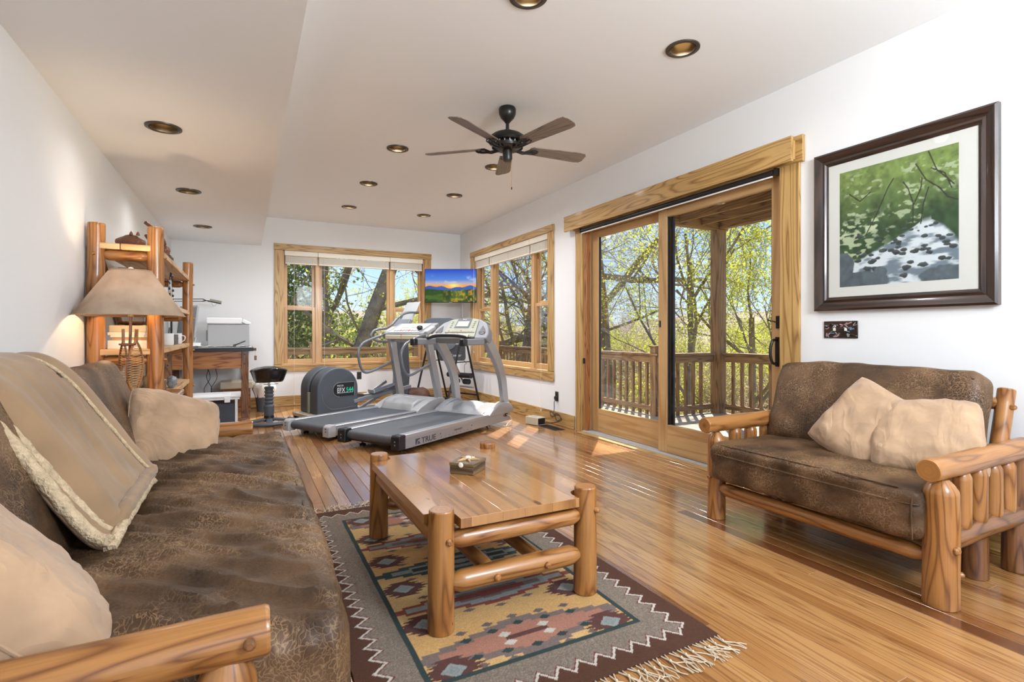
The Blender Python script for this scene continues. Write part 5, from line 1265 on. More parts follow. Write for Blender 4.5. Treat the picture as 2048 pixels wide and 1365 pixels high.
    # uprights, handles, console
    if T:
        for s in (-1, 1):
            P = arcs([(1.865, s * .355, .20), (1.84, s * .355, .33), (1.79, s * .355, .56), (1.68, s * .355, .77), (1.47, s * .355, 1.02)], 5)
            B('upright', strap(P, .10, .062, taper=[1 + .35 * max(0, 1 - i / 8) * 0 + .25 * (i / 20) for i in range(len(P))]), 'silver', bevel=.008)
            mb = MB(); mb.box((1.22, s * .345, .998), (.36, .058, .072)); h = B('handle', mb, 'mgrey', bevel=.014, seg=3)
            mb = MB(); mb.box((1.025, s * .345, .995), (.075, .068, .082)); B('grip_end', mb, 'black', h, bevel=.016, seg=3)
        mb = MB(); mb.tube(arcs([(1.24, .33, 1.035), (1.19, .16, 1.065), (1.18, 0, 1.07), (1.19, -.16, 1.065), (1.24, -.33, 1.035)], 5), .021, 12); cb = B('front_bar', mb, 'black')
        for a, c in ((.27, .15), (.14, .02), (-.02, -.14), (-.15, -.27)):
            mb = MB(); mb.tube([(1.19 + abs(a) ** 2 * .45, a, 1.073 - a * a * .25), (1.19 + abs(c) ** 2 * .45, c, 1.073 - c * c * .25)], .024, 12); B('pulse_sensor', mb, 'beige', cb)
        Mx = frame_mat((1.40, 0, 1.045), (0, -1, 0), (.62, 0, .78))   # x to the right, y up the slope, z towards the user
        arch = [(-.40, -.02), (-.405, .05), (-.37, .14), (-.31, .215), (-.22, .262), (-.12, .285), (0, .292), (.12, .285), (.22, .262), (.31, .215), (.37, .14), (.405, .05), (.40, -.02)]
        mb = MB(); mb.prism(arch, .11, Mx @ Matrix.Translation((0, 0, -.10))); con = B('console', mb, 'mgrey', bevel=.014, seg=3)
        def onp(nm, poly, h, m, par=con, bev=0, lift=.012): mb = MB(); mb.prism(poly, h, Mx @ Matrix.Translation((0, 0, lift - .002))); return B(nm, mb, m, par, smooth=False, bevel=bev)
        onp('control_panel', [(-.235, .0), (-.20, .245), (-.1, .272), (.1, .272), (.20, .245), (.235, .0)], .010, 'olive', bev=.003)
        onp('display_surround', [(-.105, .125), (-.10, .268), (.10, .268), (.105, .125)], .003, 'dgrey', lift=.022)
        onp('display', [(-.085, .145), (-.082, .225), (.082, .225), (.085, .145)], .003, 'screenoff', lift=.025)
        onp('tray_slot', [(-.21, .055), (-.21, .064), (.21, .064), (.21, .055)], .003, 'black', lift=.022)
        for i in range(12): onp('button', [(-.17 + .03 * i, .078), (-.17 + .03 * i, .088), (-.155 + .03 * i, .088), (-.155 + .03 * i, .078)], .004, 'beige' if i % 6 else 'red', lift=.022)
        for i in range(7): onp('button', [(-.15 + .045 * i, .020), (-.15 + .045 * i, .036), (-.125 + .045 * i, .036), (-.125 + .045 * i, .020)], .004, 'red' if i == 3 else 'beige', lift=.022)
        for s in (-1, 1):
            for i in range(4): onp('button', [(s * .16 - .012, .13 + .028 * i), (s * .16 - .012, .14 + .028 * i), (s * .16 + .012, .14 + .028 * i), (s * .16 + .012, .13 + .028 * i)], .003, 'dgrey', lift=.022)
            onp('cup_holder', [(s * .27, .05), (s * .265, .09), (s * .285, .165), (s * .33, .12), (s * .355, .07), (s * .345, .045), (s * .31, .035)][::s], .004, 'black', lift=.012)
            mb = MB(); mb.lathe([(.032, 0), (.036, .006), (.038, .0), (.03, -.002)], 18, tuple(Mx @ Vector((s * .31, .07, .016)))); B('cup_ring', mb, 'mgrey', con)
        text('TRUE', .018, M['white_print'], con, Mx @ Matrix.Translation((-.03, .243, .0265)), sx=1.3)
        # writing on the long side panel (faces the camera side)
        Ms = frame_mat((.20, -.3915, .062), (1, 0, 0), (0, 0, 1))
        text('TRUE', .074, M['dark_print'], t, Ms @ Matrix.Translation((.085, .0, 0)), sx=1.2, bold=.001, name='maker_lettering')
        mb = MB(); mb.prism([(0, 0), (.0, .052), (.062, .052), (.062, .042), (.03, .036), (.012, .0)], .001, Ms); mb.prism([(.03, .0), (.05, .0), (.044, .028), (.036, .028)], .001, Ms); mb.prism([(.054, .0), (.068, .0), (.050, .03)], .001, Ms); B('maker_mark', mb, 'dark_print', smooth=False)
        text('SOFT SELECT', .024, M['dark_print'], t, Ms @ Matrix.Translation((.60, .030, 0)), sx=1.0)
        text('SOFT', .010, M['dark_print'], t, Ms @ Matrix.Translation((.36, .036, 0))); text('FIRM', .010, M['dark_print'], t, Ms @ Matrix.Translation((.90, .036, 0)))
        mb = MB()
        for i in range(9): mb.prism([(.38 + .065 * i, 0), (.384 + .065 * i, 0), (.384 + .065 * i, .012), (.38 + .065 * i, .012)], .001, Ms)
        B('scale_marks', mb, 'dark_print', smooth=False)
        B('power_inlet', MB().b2((1.80, -.395, .10), (1.86, -.388, .135)), 'black', smooth=False); B('power_switch', MB().b2((1.77, -.397, .105), (1.785, -.388, .125)), 'red', smooth=False)
        mb = MB(); mb.tube(arcs([(1.83, -.39, .118), (1.85, -.44, .10), (1.88, -.45, .03), (1.80, -.46, .01), (1.68, -.46, .012), (1.70, -.43, .03), (1.84, -.42, .02), (1.88, -.44, .05), (1.78, -.45, .03), (1.70, -.47, .01)], 5), .004, 6); B('power_cord', mb, 'beige')
    else:
        for s in (-1, 1):
            P = [(1.70, s * .35, .17), (1.455 if s < 0 else 1.50, s * .35, 1.09)]
            B('upright', strap(P, .095, .06), 'silver', bevel=.006)
            y = s * .36
            mb = MB(); mb.tube(arcs([(1.43, y, 1.07), (1.33, y, 1.06), (1.18, y * 1.03, 1.015), (1.06, y * 1.05, .965), (.995, y * 1.05, .88), (.995, y * 1.05, .78), (1.03, y * 1.05, .66), (1.085, y * 1.05, .60), (1.18, y * 1.04, .60), (1.35, y, .655), (1.60, y * .97, .74)], 5), .0165, 12); B('handrail', mb, 'tube')
            B('bracket', MB().box((1.50, s * .35, 1.13), (.17, .075, .05), (0, R(-24), 0)), 'lgrey', bevel=.01)
        mb = MB(); mb.box((1.53, 0, 1.135), (.34, .70, .055), (0, R(-24), 0)); con = B('console', mb, 'mgrey', bevel=.012, seg=3)
        Mx = frame_mat((1.365, 0, 1.092), (0, -1, 0), (math.cos(R(24)), 0, math.sin(R(24))))
        def onp(nm, x0, x1_, y0, y1, m, lift=.001, h=.004, par=con): mb = MB(); mb.prism([(x0, y0), (x1_, y0), (x1_, y1), (x0, y1)], h, Mx @ Matrix.Translation((0, 0, lift))); return B(nm, mb, m, par, smooth=False)
        onp('control_panel', -.27, .27, .02, .30, 'lgrey', .002); onp('display', -.15, -.02, .17, .26, 'beige', .006); onp('display', .02, .15, .17, .26, 'beige', .006)
        for i in range(8): onp('button', -.2 + .05 * i, -.17 + .05 * i, .06, .085, 'red' if i in (2, 5) else 'mgrey', .006)
        for i in range(5): onp('button', -.12 + .05 * i, -.09 + .05 * i, .11, .13, 'beige', .006)
        B('console_base', MB().b2((1.355, -.30, 1.015), (1.50, .30, 1.075)), 'beige', bevel=.01)
        onp('stop_key', -.03, .01, -.008, .016, 'red', -.02, .01)
        mb = MB(); mb.tube([(1.352, .0, 1.075), (1.345, .0, .78), (1.35, .0, .55)], .0015, 5); B('safety_cord', mb, 'black')
        mb = MB(); mb.tube([(1.53, -.32, 1.0), (1.53, .32, 1.0)], .022, 12); B('cross_bar', mb, 'alu')
        for s in (-.23, .24):
            mb = MB(); mb.lathe([(0, .03), (.03, .022), (.04, 0), (.03, -.02), (0, -.03)], 14, (1.45, s, 1.165 if s < 0 else 1.12)); 
            if s < 0: B('strap_clip', mb, 'black', con)
    return t
treadmill('silver treadmill in front, nearest the coffee table, its long side lettered TRUE', (1.03, 4.92), 32.5, 'front')
treadmill('grey treadmill with looped handrails behind the one lettered TRUE', (.585, 5.87), 29, 'rear')

# elliptical trainer ------------------------------------------------------------------
ex = thing('elliptical_trainer', 'dark grey elliptical trainer marked EFX544 below the far window', 'exercise machine', (.80, 6.84, 0), R(19))
def EB(nm, mb, m, par=None, **k): return build(nm, mb, M[m], par or ex, **k)
def dshape(x0, x1, z0, z1, n=20):
    r = (x1 - x0) / 2; P = [(x0, z0), (x1, z0), (x1 + .0, z1 - r * 1.0)]; c = (x0 + x1) / 2
    for k in range(1, n): a = PI * k / n; P.append((c + r * math.cos(a), z1 - r + r * math.sin(a)))
    P.append((x0 - .0, z1 - r)); return P
hs = EB('near_cover', xz(dshape(0, .56, .075, .655), 0, .20), 'dgrey', bevel=.02, seg=4)
EB('wheel_housing', xz(dshape(.035, .525, .075, .62), .18, .30), 'black', bevel=.005)
EB('far_cover', xz(dshape(0, .56, .075, .655), .27, .48), 'dgrey', bevel=.02, seg=4)
EB('rear_trim', MB().b2((-.012, .215, .08), (.02, .262, .34)), 'olive', bevel=.006)
def pill(x0, x1, z0, z1, n=10):
    r = (z1 - z0) / 2; P = [(x1, z0), (x1, z1)]
    for k in range(n + 1): a = PI / 2 + PI * k / n; P.append((x0 + r + r * math.cos(a), z0 + r + r * math.sin(a)))
    return P
EB('badge', xz([(x, z) for x, z in pill(.21, .50, .285, .455)], -.004, .001), 'black', hs, smooth=False)
mb = MB(); mb.tube([(x, -.003, z) for x, z in pill(.205, .505, .278, .462)[::-1]], .0022, 5); EB('badge_rim', mb, 'lgrey', hs)
mb = MB(); mb.tube(arcs([(.06, -.002, .33), (.075, -.002, .24), (.14, -.002, .155), (.24, -.002, .125), (.53, -.002, .14)], 6), .0022, 5); EB('groove', mb, 'mgrey', hs)
Mt = frame_mat((.26, -.005, .335), (1, 0, 0), (0, 0, 1))
text('EFX', .085, M['white_print'], hs, Mt, sx=.78); text('544', .085, M['green_print'], hs, Mt @ Matrix.Translation((.125, 0, 0)), sx=.82, bold=.002)
text('PRECOR', .030, M['white_print'], hs, Mt @ Matrix.Translation((0, .075, 0)), sx=.8); EB('underline', MB().b2((.26, -.0058, .326), (.48, -.0048, .330)), 'white_print', hs, smooth=False)
EB('rear_crossbar', MB().b2((-.09, -.02, .03), (.03, .52, .075)), 'beige', bevel=.006)
for y in (.06, .42): EB('base_rail', MB().b2((-.03, y - .03, .03), (1.45, y + .03, .07)), 'lgrey', bevel=.004)
EB('front_crossbar', MB().b2((1.30, -.05, .0), (1.42, .53, .05)), 'lgrey', bevel=.006)
for y in (.0, .48): EB('foot', MB().b2((-.08, y - .02, 0), (-.02, y + .03, .03)), 'black', bevel=.004)
for s, y in ((0, .02), (1, .40)):
    x = .95 if s == 0 else .62
    EB('pedal_arm', strap([(.50, y, .20), (x + .45, y, .33 if s == 0 else .22)], .05, .05), 'mgrey', bevel=.006)
    pl = MB(); pl.box((x + .02, y, .335 if s == 0 else .27), (.42, .15, .03), (0, R(-13 if s == 0 else 12), 0)); pd = EB('foot_plate', pl, 'dgrey', bevel=.01)
    pl = MB(); pl.box((x - .18, y, .31 if s == 0 else .31), (.02, .15, .05), (0, R(-13), 0)); EB('toe_stop', pl, 'lgrey', pd, bevel=.004)
    EB('ramp_link', strap([(.62 + .1 * s, y + .09, .08), (1.30, y + .09, .38)], .04, .03), 'silver', bevel=.004)
EB('column', strap([(1.38, .25, .04), (1.42, .25, .5), (1.40, .25, 1.16)], .20, .12, taper=[1, 1, .75]), 'dgrey', bevel=.02)
for y in (.185, .315): EB('column_edge', strap([(1.30, y, .04), (1.32, y, .5), (1.24 if y < .2 else 1.30, y, 1.08)], .035, .012), 'lgrey', bevel=.003)
con = EB('console', MB().box((1.42, .25, 1.22), (.06, .36, .16), (0, R(28), 0)), 'mgrey', bevel=.012)
EB('reading_rack', MB().box((1.53, .25, 1.38), (.012, .33, .40), (0, R(28), 0)), 'lgrey', con, bevel=.004)
EB('rack_ledge', MB().box((1.44, .25, 1.22), (.04, .27, .012), (0, R(28), 0)), 'white', con, smooth=False)
for y, s in ((-.02, -1),):
    mb = MB(); mb.tube(arcs([(1.36, .25 + s * .05, 1.00), (1.15, y, .99), (.86, y, .985), (.74, y, 1.05), (.80, y, 1.135), (.96, y + .01 * s, 1.165), (1.08, y, 1.23), (1.18, y - .0 * s, 1.32), (1.36, y - .08 * s, 1.385), (1.56, .25 + s * .15, 1.40), (1.66, .25 + s * .06, 1.40), (1.68, .25, 1.40)], 5), .018, 12); EB('handlebar', mb, 'tube')

mb = MB(); mb.tube(arcs([(1.68, .25, 1.40), (1.60, .36, 1.395), (1.50, .38, 1.37), (1.44, .37, 1.28), (1.40, .36, 1.14)], 5), .017, 12); EB('handlebar', mb, 'tube')
# inversion table ------------------------------------------------------------------------
iv = thing('inversion_table', 'dark folding inversion table with foam ankle rollers in the corner under the television', 'exercise machine', (2.92, 7.28, 0), R(22.6))
IB = lambda nm, mb, m, par=None, **k: build(nm, mb, M[m], par or iv, **k)
SP = .72
for y in (0, SP):
    for s in (-1, 1):
        mb = MB(); mb.tube([(s * .02, y, 1.12), (s * .34, y, .02)], .016, 10); IB('leg', mb, 'blackmetal')
        mb = MB(); mb.box((s * .34, y, .015), (.06, .045, .03)); IB('foot', mb, 'black', bevel=.006)
    mb = MB(); mb.box((0, y, 1.12), (.09, .03, .09)); IB('hinge_plate', mb, 'blackmetal', bevel=.008)
    mb = MB(); mb.tube([(-.14, y, .66), (.14, y, .66)], .008, 8); IB('spreader', mb, 'blackmetal')
for s in (-1, 1):
    mb = MB(); mb.tube([(s * .30, 0, .14), (s * .30, SP, .14)], .014, 10); IB('cross_tube', mb, 'blackmetal')
MX = (.645, -.764, 0); MI = frame_mat((-.10, .41, 1.08), MX, (.10, .08, 1)); MJ = frame_mat((.02, .27, .80), MX, (-.16, -.13, 1))
def rr(w, h, r, n=5):
    P = []
    for cx, cy, a0 in ((w / 2 - r, -h / 2 + r, -90), (w / 2 - r, h / 2 - r, 0), (-w / 2 + r, h / 2 - r, 90), (-w / 2 + r, -h / 2 + r, 180)):
        for k in range(n + 1): a = R(a0 + 90 * k / n); P.append((cx + r * math.cos(a), cy + r * math.sin(a)))
    return P
mb = MB(); mb.prism(rr(.50, .50, .11), .03, MI); IB('head_bed', mb, 'dgrey', bevel=.008)
mb = MB(); mb.prism(rr(.42, .26, .05), .03, MJ); bd = IB('hip_bed', mb, 'dgrey', bevel=.008)
text('Teeter', .06, M['white_print'], bd, MJ @ Matrix.Translation((-.02, -.06, .032)))
a = MJ @ Vector((0, -.10, -.02)); b = Vector((.36, SP / 2, .30))
mb = MB(); mb.tube([a, b], .018, 12); IB('ankle_shaft', mb, 'chrome')
for dz, x in ((.43, .27),):
    mb = MB(); mb.tube([(x, SP / 2 - .26, dz), (x, SP / 2 + .26, dz)], .042, 16); IB('foam_roller', mb, 'black')
for y in (-.12, .12):
    mb = MB(); mb.tube([(.31, SP / 2 + y - .05, .33), (.31, SP / 2 + y + .05, .33)], .045, 16); IB('ankle_cup', mb, 'black')
IB('foot_platform', MB().box((.32, SP / 2, .25), (.10, .44, .02), (0, R(15), 0)), 'silver', bevel=.004)
mb = MB(); mb.tube(arcs([(.24, SP / 2 - .05, .72), (.30, SP / 2 - .12, .62), (.36, SP / 2 - .02, .58), (.38, SP / 2, .40)], 5), .004, 5); IB('tether', mb, 'black')
# dark bag on the floor behind the treadmills
bg_ = single('duffel_bag', softbox((2.30, 7.65, .14), (.42, .30, .26), .11, (12, 10, 8), lambda p, n: .02 * N3(p.x * 9, p.y * 9, p.z * 9)), M['brown'], 'dark brown leather bag on the floor between the treadmills and the corner', 'bag', sharp=180)
# ---------------------------------------------------------------- end table and snowshoe lamp
et = thing('end_table', 'small pine log end table with plank top beyond the far arm of the futon', 'table', (-.60, 3.93, 0))
for i, (y0, y1) in enumerate(((3.72, 3.865), (3.867, 4.0), (4.002, 4.10))): build('top_plank', MB().b2((-.84, y0, .69), (-.36, y1, .725)), M['top'], et, smooth=False, bevel=.008)
for x in (-.78, -.43):
    for y in (3.78, 4.04): mb = MB(); mb.log((x, y, 0), (x, y, .69), .04, .038, 16, seed=x + y); build('leg', mb, M['log'], et)
for y in (3.78, 4.04): mb = MB(); mb.log((-.76, y, .58), (-.45, y, .58), .03, taper=.03, seed=y); build('apron_log', mb, M['log'], et)
LXY = (-.622, 3.91); LZ = .725
lp = thing('table_lamp', 'table lamp with parchment shade and a base of two small snowshoes', 'lamp', (LXY[0], LXY[1], LZ))
mb = MB(); mb.lathe([(.284, 1.205), (.108, 1.482)], 64, (LXY[0], LXY[1], 0)); sh = build('lamp_shade', mb, M['shade'], lp)
s_ = sh.modifiers.new('thick', 'SOLIDIFY'); s_.thickness = .002
for r, z in ((.2845, 1.205), (.1085, 1.482)):
    mb = MB(); mb.tube([(LXY[0] + r * math.cos(2 * PI * k / 48), LXY[1] + r * math.sin(2 * PI * k / 48), z) for k in range(49)], .0025, 5, caps=False); build('shade_rim', mb, M['suede'], sh)
mb = MB(); mb.tube([(LXY[0] - .01, LXY[1] + .0, LZ), (LXY[0] - .005, LXY[1], 1.0), (LXY[0], LXY[1], 1.20)], .008, 10); build('stem', mb, M['log_dark'], lp)
mb = MB(); mb.lathe([(0, LZ), (.08, LZ), (.085, LZ + .012), (.07, LZ + .02), (0, LZ + .02)], 24, (LXY[0], LXY[1], 0)); build('base', mb, M['log_dark'], lp)
mb = MB(); mb.lathe([(0, 1.20), (.016, 1.20), (.018, 1.24), (.014, 1.25), (0, 1.25)], 16, (LXY[0], LXY[1], 0)); build('socket', mb, M['brass'], lp)
mb = MB(); mb.lathe([(0, 1.25), (.016, 1.26), (.030, 1.30), (.028, 1.325), (.014, 1.345), (0, 1.35)], 20, (LXY[0], LXY[1], 0)); build('bulb', mb, emis('lamp_bulb', (1, .75, .42), 9), lp)
mb = MB(); mb.tube([(LXY[0] - .04 * math.sin(PI * k / 12) * 1.0, LXY[1], 1.22 + .26 * k / 12) for k in range(13)], .002, 5); mb.tube([(LXY[0] + .04 * math.sin(PI * k / 12), LXY[1], 1.22 + .26 * k / 12) for k in range(13)], .002, 5); build('harp', mb, M['brass'], lp)
for k in range(3): a = 2 * PI * k / 3; mb = MB(); mb.tube([(LXY[0], LXY[1], 1.478), (LXY[0] + .107 * math.cos(a), LXY[1] + .107 * math.sin(a), 1.48)], .002, 5); build('shade_spider', mb, M['brass'], sh)
mb = MB(); mb.lathe([(0, 1.48), (.010, 1.482), (.016, 1.49), (.012, 1.50), (0, 1.505)], 14, (LXY[0], LXY[1], 0)); build('finial', mb, M['shell'], lp)
lpl = bpy.data.lights.new('lamp_light', 'POINT'); lpl.energy = 9; lpl.color = (1, .72, .42); lpl.shadow_soft_size = .03; lo = bpy.data.objects.new('lamp_light', lpl); C.objects.link(lo); lo.location = (LXY[0], LXY[1], 1.37)
for k, (dx, tw, ln) in enumerate(((-.030, -1.05, -.01), (.020, 1.0, .02))):
    ang = tw; cx, cy = LXY[0] + dx, LXY[1] - .03
    ex_, ey_ = Vector((math.cos(ang), math.sin(ang), 0)), Vector((0, 0, 1)); o = Vector((cx, cy, LZ + .01)); H = .385
    def sp_(t): w = .055 * math.sin(PI * min(1, (t / .80))) ** .8 if t < .8 else .0; return w + .006
    rim = []
    for i in range(21): t = i / 20; rim.append(o + ex_ * sp_(t) + ey_ * t * H + ex_ * ln * t)
    for i in range(20, -1, -1): t = i / 20; rim.append(o - ex_ * sp_(t) + ey_ * t * H + ex_ * ln * t)
    mb = MB(); mb.tube(rim, .0062, 8); ssh = build('snowshoe', mb, M['log_dark'] if k == 0 else M['log'], lp)
    mb = MB()
    for i in range(1, 21):
        t = .03 + .80 * i / 21; a = o + ex_ * sp_(t) + ey_ * t * H + ex_ * ln * t; b = o - ex_ * sp_(min(.8, t + .05)) + ey_ * (t + .04) * H + ex_ * ln * t; mb.tube([a, b], .0017, 4)
        b2_ = o - ex_ * sp_(max(0, t - .05)) + ey_ * (t - .04) * H + ex_ * ln * t; mb.tube([a, b2_], .0017, 4); n_ = Vector((0, -1, 0)); mb.tube([a + n_ * .007 - ex_ * .004, a + ex_ * .009, a - n_ * .007 - ex_ * .004], .0022, 4)
    build('lacing', mb, M['rattan'], ssh)
mb = MB(); mb.tube(arcs([(LXY[0] - .05, LXY[1] - .045, 1.03), (LXY[0] - .01, LXY[1] - .06, 1.025), (LXY[0] + .03, LXY[1] - .045, 1.03), (LXY[0] - .01, LXY[1] - .01, 1.03), (LXY[0] - .05, LXY[1] - .045, 1.03)], 5), .006, 6); build('leather_tie', mb, M['brown'], lp)

# ---------------------------------------------------------------- log bookshelf
bs = thing('log_bookshelf', 'tall pine log bookshelf with plank shelves along the left wall', 'bookshelf', (-.69, 5.25, 0))
BX = (-.845, -.53); BY = (4.16, 6.35)
for x in BX:
    for y in BY:
        mb = MB(); mb.log((x, y, 0), (x + .003, y, 1.80 if y < 5 else 1.83), .049, .047, 20, seed=x * 3 + y, wob=.04, n=22); build('post', mb, M['log'], bs)
        for z in (1.60, 1.25, .92, .55):
            if x > -.6: peg((x + .045, y + .0, z), (1, 0, 0), bs, .010, .014)
        if x < -.7: peg((x - .0, y - .045, 1.60), (-.1, -1, 0), bs, .010, .008)
for z in (1.60, 1.25, .92, .55, .16):
    for y in BY: mb = MB(); mb.log((BX[0] + .03, y, z), (BX[1] - .03, y, z), .034, taper=.045, tr=.42, seed=z + y, n=8); build('rung', mb, M['log'], bs)
    for j, (xa, xb) in enumerate(((-.865, -.715), (-.71, -.545))): build('shelf_board', MB().b2((xa, 4.12, z + .036), (xb, 6.39, z + .074)), M['shelf'] if z < 2 else M['top'], bs, smooth=False, bevel=.004)
for z in (1.60, 1.25, .92, .55): build('front_lip', MB().b2((-.545, 4.215, z + .036), (-.508, 6.30, z + .074)), M['shelf'], bs, smooth=False, bevel=.003)
mb = MB(); mb.log((-.872, 4.25, 1.74), (-.872, 6.2, .3), .024, seed=77); build('back_brace', mb, M['log_dark'], bs)
def on(z): return z + .0745
# top shelf
bear = MB(); bear.tube(arcs([(-.80, 4.62, on(1.60) + .055), (-.76, 4.60, on(1.60) + .07), (-.71, 4.58, on(1.60) + .072), (-.66, 4.56, on(1.60) + .045)], 4), [.03] + [.052] * 4 + [.058] * 4 + [.05] * 3 + [.03], 14)
t = single('animal_figurine', bear, M['antler'], 'small dark carved animal head lying on the top shelf of the log bookshelf', 'figurine', sharp=180)
for s in (0, 1): mb = MB(); mb.lathe([(0, .03), (.009, .015), (.013, 0)], 8, (.045 - .04 * s, -.02, .12)); build('ear', mb, M['antler'], t)
t = thing('antler_sculpture', 'carved antler-like wooden sculpture on a dark base on the top shelf', 'sculpture', (-.60, 5.3, on(1.60)))
z0 = on(1.60)
mb = MB(); mb.tube(arcs([(-.60, 5.30, z0), (-.605, 5.28, z0 + .06), (-.615, 5.24, z0 + .12), (-.60, 5.22, z0 + .17), (-.62, 5.16, z0 + .23), (-.66, 5.08, z0 + .27), (-.70, 5.0, z0 + .30)], 4), .014, 8); build('branch', mb, M['antler'], t)
mb = MB(); mb.tube(arcs([(-.60, 5.30, z0), (-.62, 5.2, z0 + .08), (-.66, 5.1, z0 + .13), (-.70, 5.0, z0 + .2)], 4), .011, 8); build('branch', mb, M['antler'], t)
build('base', softbox((-.60, 5.33, z0 + .05), (.09, .22, .10), .04, (8, 10, 8), lambda p, n: .014 * N3(p.x * 40, p.y * 40, p.z * 40)), M['blackmetal'], t, sharp=180)
build('body', softbox((-.60, 5.27, z0 + .10), (.06, .14, .12), .028, (8, 10, 8), lambda p, n: .01 * N3(p.x * 40, p.y * 40, p.z * 40)), M['antler'], t, sharp=180)
# second shelf
z0 = on(1.25)
single('wooden_crate', MB().b2((-.80, 4.55, z0), (-.64, 4.85, z0 + .24)), M['oak'], 'dark wooden box on the second shelf behind the lamp shade', 'box', smooth=False, bevel=.003)
bk = ['blue', 'white', 'black', 'red-brown']; bm_ = [M['deepblue'], M['white'], M['black'], M['brown']]
def book(p0, p1, m, label, grp):
    t = thing('book', label, 'book', ((p0[0] + p1[0]) / 2, (p0[1] + p1[1]) / 2, p0[2]), group=grp)
    d = [p1[i] - p0[i] for i in range(3)]; th = min(range(3), key=lambda i: d[i])
    q0, q1 = list(p0), list(p1); q0[th] += .002; q1[th] -= .002
    for i in range(3):
        if i != th: q0[i] += .004; q1[i] -= .004
    build('pages', MB().b2(q0, q1), M['paper'], t, smooth=False)
    for side in (0, 1):
        a, b = list(p0), list(p1)
        if side == 0: b[th] = a[th] + .002
        else: a[th] = b[th] - .002
        build('cover', MB().b2(a, b), m, t, smooth=False)
    return t
for i in range(4): book((-.605 + 0, 4.50 + i * .03, z0), (-.56, 4.526 + i * .03, z0 + .22 - .01 * (i % 3)), bm_[i], bk[i] + ' book standing upright at the near end of the second shelf', 'books on the second shelf')
t = thing('leaf_plate', 'silver disc ringed with black metal leaves standing on the second shelf', 'ornament', (-.57, 5.35, z0))
mb = MB(); mb.lathe([(0, .012), (.08, .01), (.10, 0), (.08, -.006), (0, -.006)], 30, (-.575, 5.35, z0 + .15), 'X'); build('disc', mb, M['chrome'], t)
for k in range(16):
    a = 2 * PI * k / 16; c = Vector((-.57, 5.35 + .115 * math.cos(a), z0 + .15 + .115 * math.sin(a))); d = Vector((0, math.cos(a), math.sin(a))); mb = MB(); mb.tube([c - d * .012, c + d * .012 + Vector((.006, 0, 0)), c + d * .034], [.004, .014, .002], 6, squash=.5); build('leaf', mb, M['black'], t)
# third shelf: paper stacks, trays, mugs
z0 = on(.92)
z = z0
st = [('paper_stack', .055, M['paper'], 'thick white paper stack at the bottom of the pile on the third shelf', 'paper'), ('letter_tray', .02, M['shelf'], 'pale wooden tray between papers in the third shelf pile', 'tray'),
      ('paper_stack', .013, M['paper'], 'thin white paper stack above the wooden tray', 'paper'), ('binder', .02, M['offwhite'], 'cream binder lying in the third shelf pile', 'binder'), ('binder', .045, M['beige'], 'thick beige folder near the top of the third shelf pile', 'binder')]
for i, (nm, h, m, lab, cat) in enumerate(st):
    dx = .01 * math.sin(i * 2.1)
    single(nm, MB().b2((-.80 + dx + .012 * i * (i < 3), 4.24, z), (-.585 + dx - .004 * i, 4.53, z + h)), m, lab, cat, smooth=False, bevel=.0015); z += h + .0005
mb = MB(); mb.lathe([(0, 0), (.05, .0), (.09, .014), (.094, .026), (.088, .02), (.05, .008), (0, .006)], 26, (-.68, 4.38, z + .001)); single('wooden_bowl', mb, M['oak'], 'shallow brown bowl on top of the third shelf pile, under the lamp shade', 'bowl')
def mug(x, y, z, m, lab, r=.04, h=.09, handle=True):
    t = thing('mug', lab, 'mug', (x, y, z)); mb = MB(); mb.lathe([(0, 0), (r * .85, 0), (r, .01), (r, h), (r - .004, h), (r - .005, .012), (0, .008)], 24, (x, y, z)); build('cup', mb, m, t)
    if handle: mb = MB(); mb.tube(arcs([(x + r, y, z + h * .8), (x + r + .025, y, z + h * .7), (x + r + .022, y, z + h * .35), (x + r, y, z + h * .2)], 4), .005, 6); build('handle', mb, m, t)
    return t
mug(-.58, 5.20, z0, M['white'], 'plain white jar on the third shelf right of the near post', .05, .10, False)
t = mug(-.585, 5.92, z0, M['white'], 'white mug with a blue round emblem on the third shelf', .045, .10); mb = MB(); mb.lathe([(0, 0), (.022, 0), (.022, .003), (0, .003)], 18, (-.585 - 0, 5.92 - .047, z0 + .05), 'Y'); build('emblem', mb, M['deepblue'], t)
t = thing('pen_tray', 'black desk tray with a pen between the jar and the mug', 'tray', (-.60, 5.58, z0)); build('tray', MB().b2((-.68, 5.45, z0), (-.55, 5.72, z0 + .09)), M['black'], t, smooth=False, bevel=.004)
mb = MB(); mb.tube([(-.60, 5.5, z0 + .08), (-.59, 5.46, z0 + .15)], .007, 8); build('pen', mb, M['mgrey'], t)
# lower shelves: driftwood, dark box
z0 = on(.55)
mb = MB()
for (P, r) in (([(-.80, 4.35, z0 + .02), (-.72, 4.4, z0 + .09), (-.62, 4.38, z0 + .13), (-.57, 4.42, z0 + .22)], .03), ([(-.72, 4.32, z0), (-.66, 4.36, z0 + .12), (-.68, 4.4, z0 + .25)], .035), ([(-.60, 4.3, z0), (-.60, 4.36, z0 + .10), (-.66, 4.42, z0 + .16)], .03), ([(-.80, 4.32, z0), (-.79, 4.36, z0 + .16), (-.76, 4.36, z0 + .26)], .03)):
    mb.tube(arcs(P, 5), [r * (1 + .3 * N3(i * .7, r * 90, 2)) for i in range(len(arcs(P, 5)))], 10)
single('driftwood_piece', mb, M['driftwood'], 'gnarled pale driftwood on the lower shelf behind the snowshoe lamp', 'driftwood', sharp=180)
t = thing('storage_box', 'dark box with white top on the lower shelf right of the driftwood', 'box', (-.60, 4.75, z0)); build('box_body', MB().b2((-.70, 4.62, z0), (-.55, 4.9, z0 + .10)), M['brown'], t, smooth=False, bevel=.003)
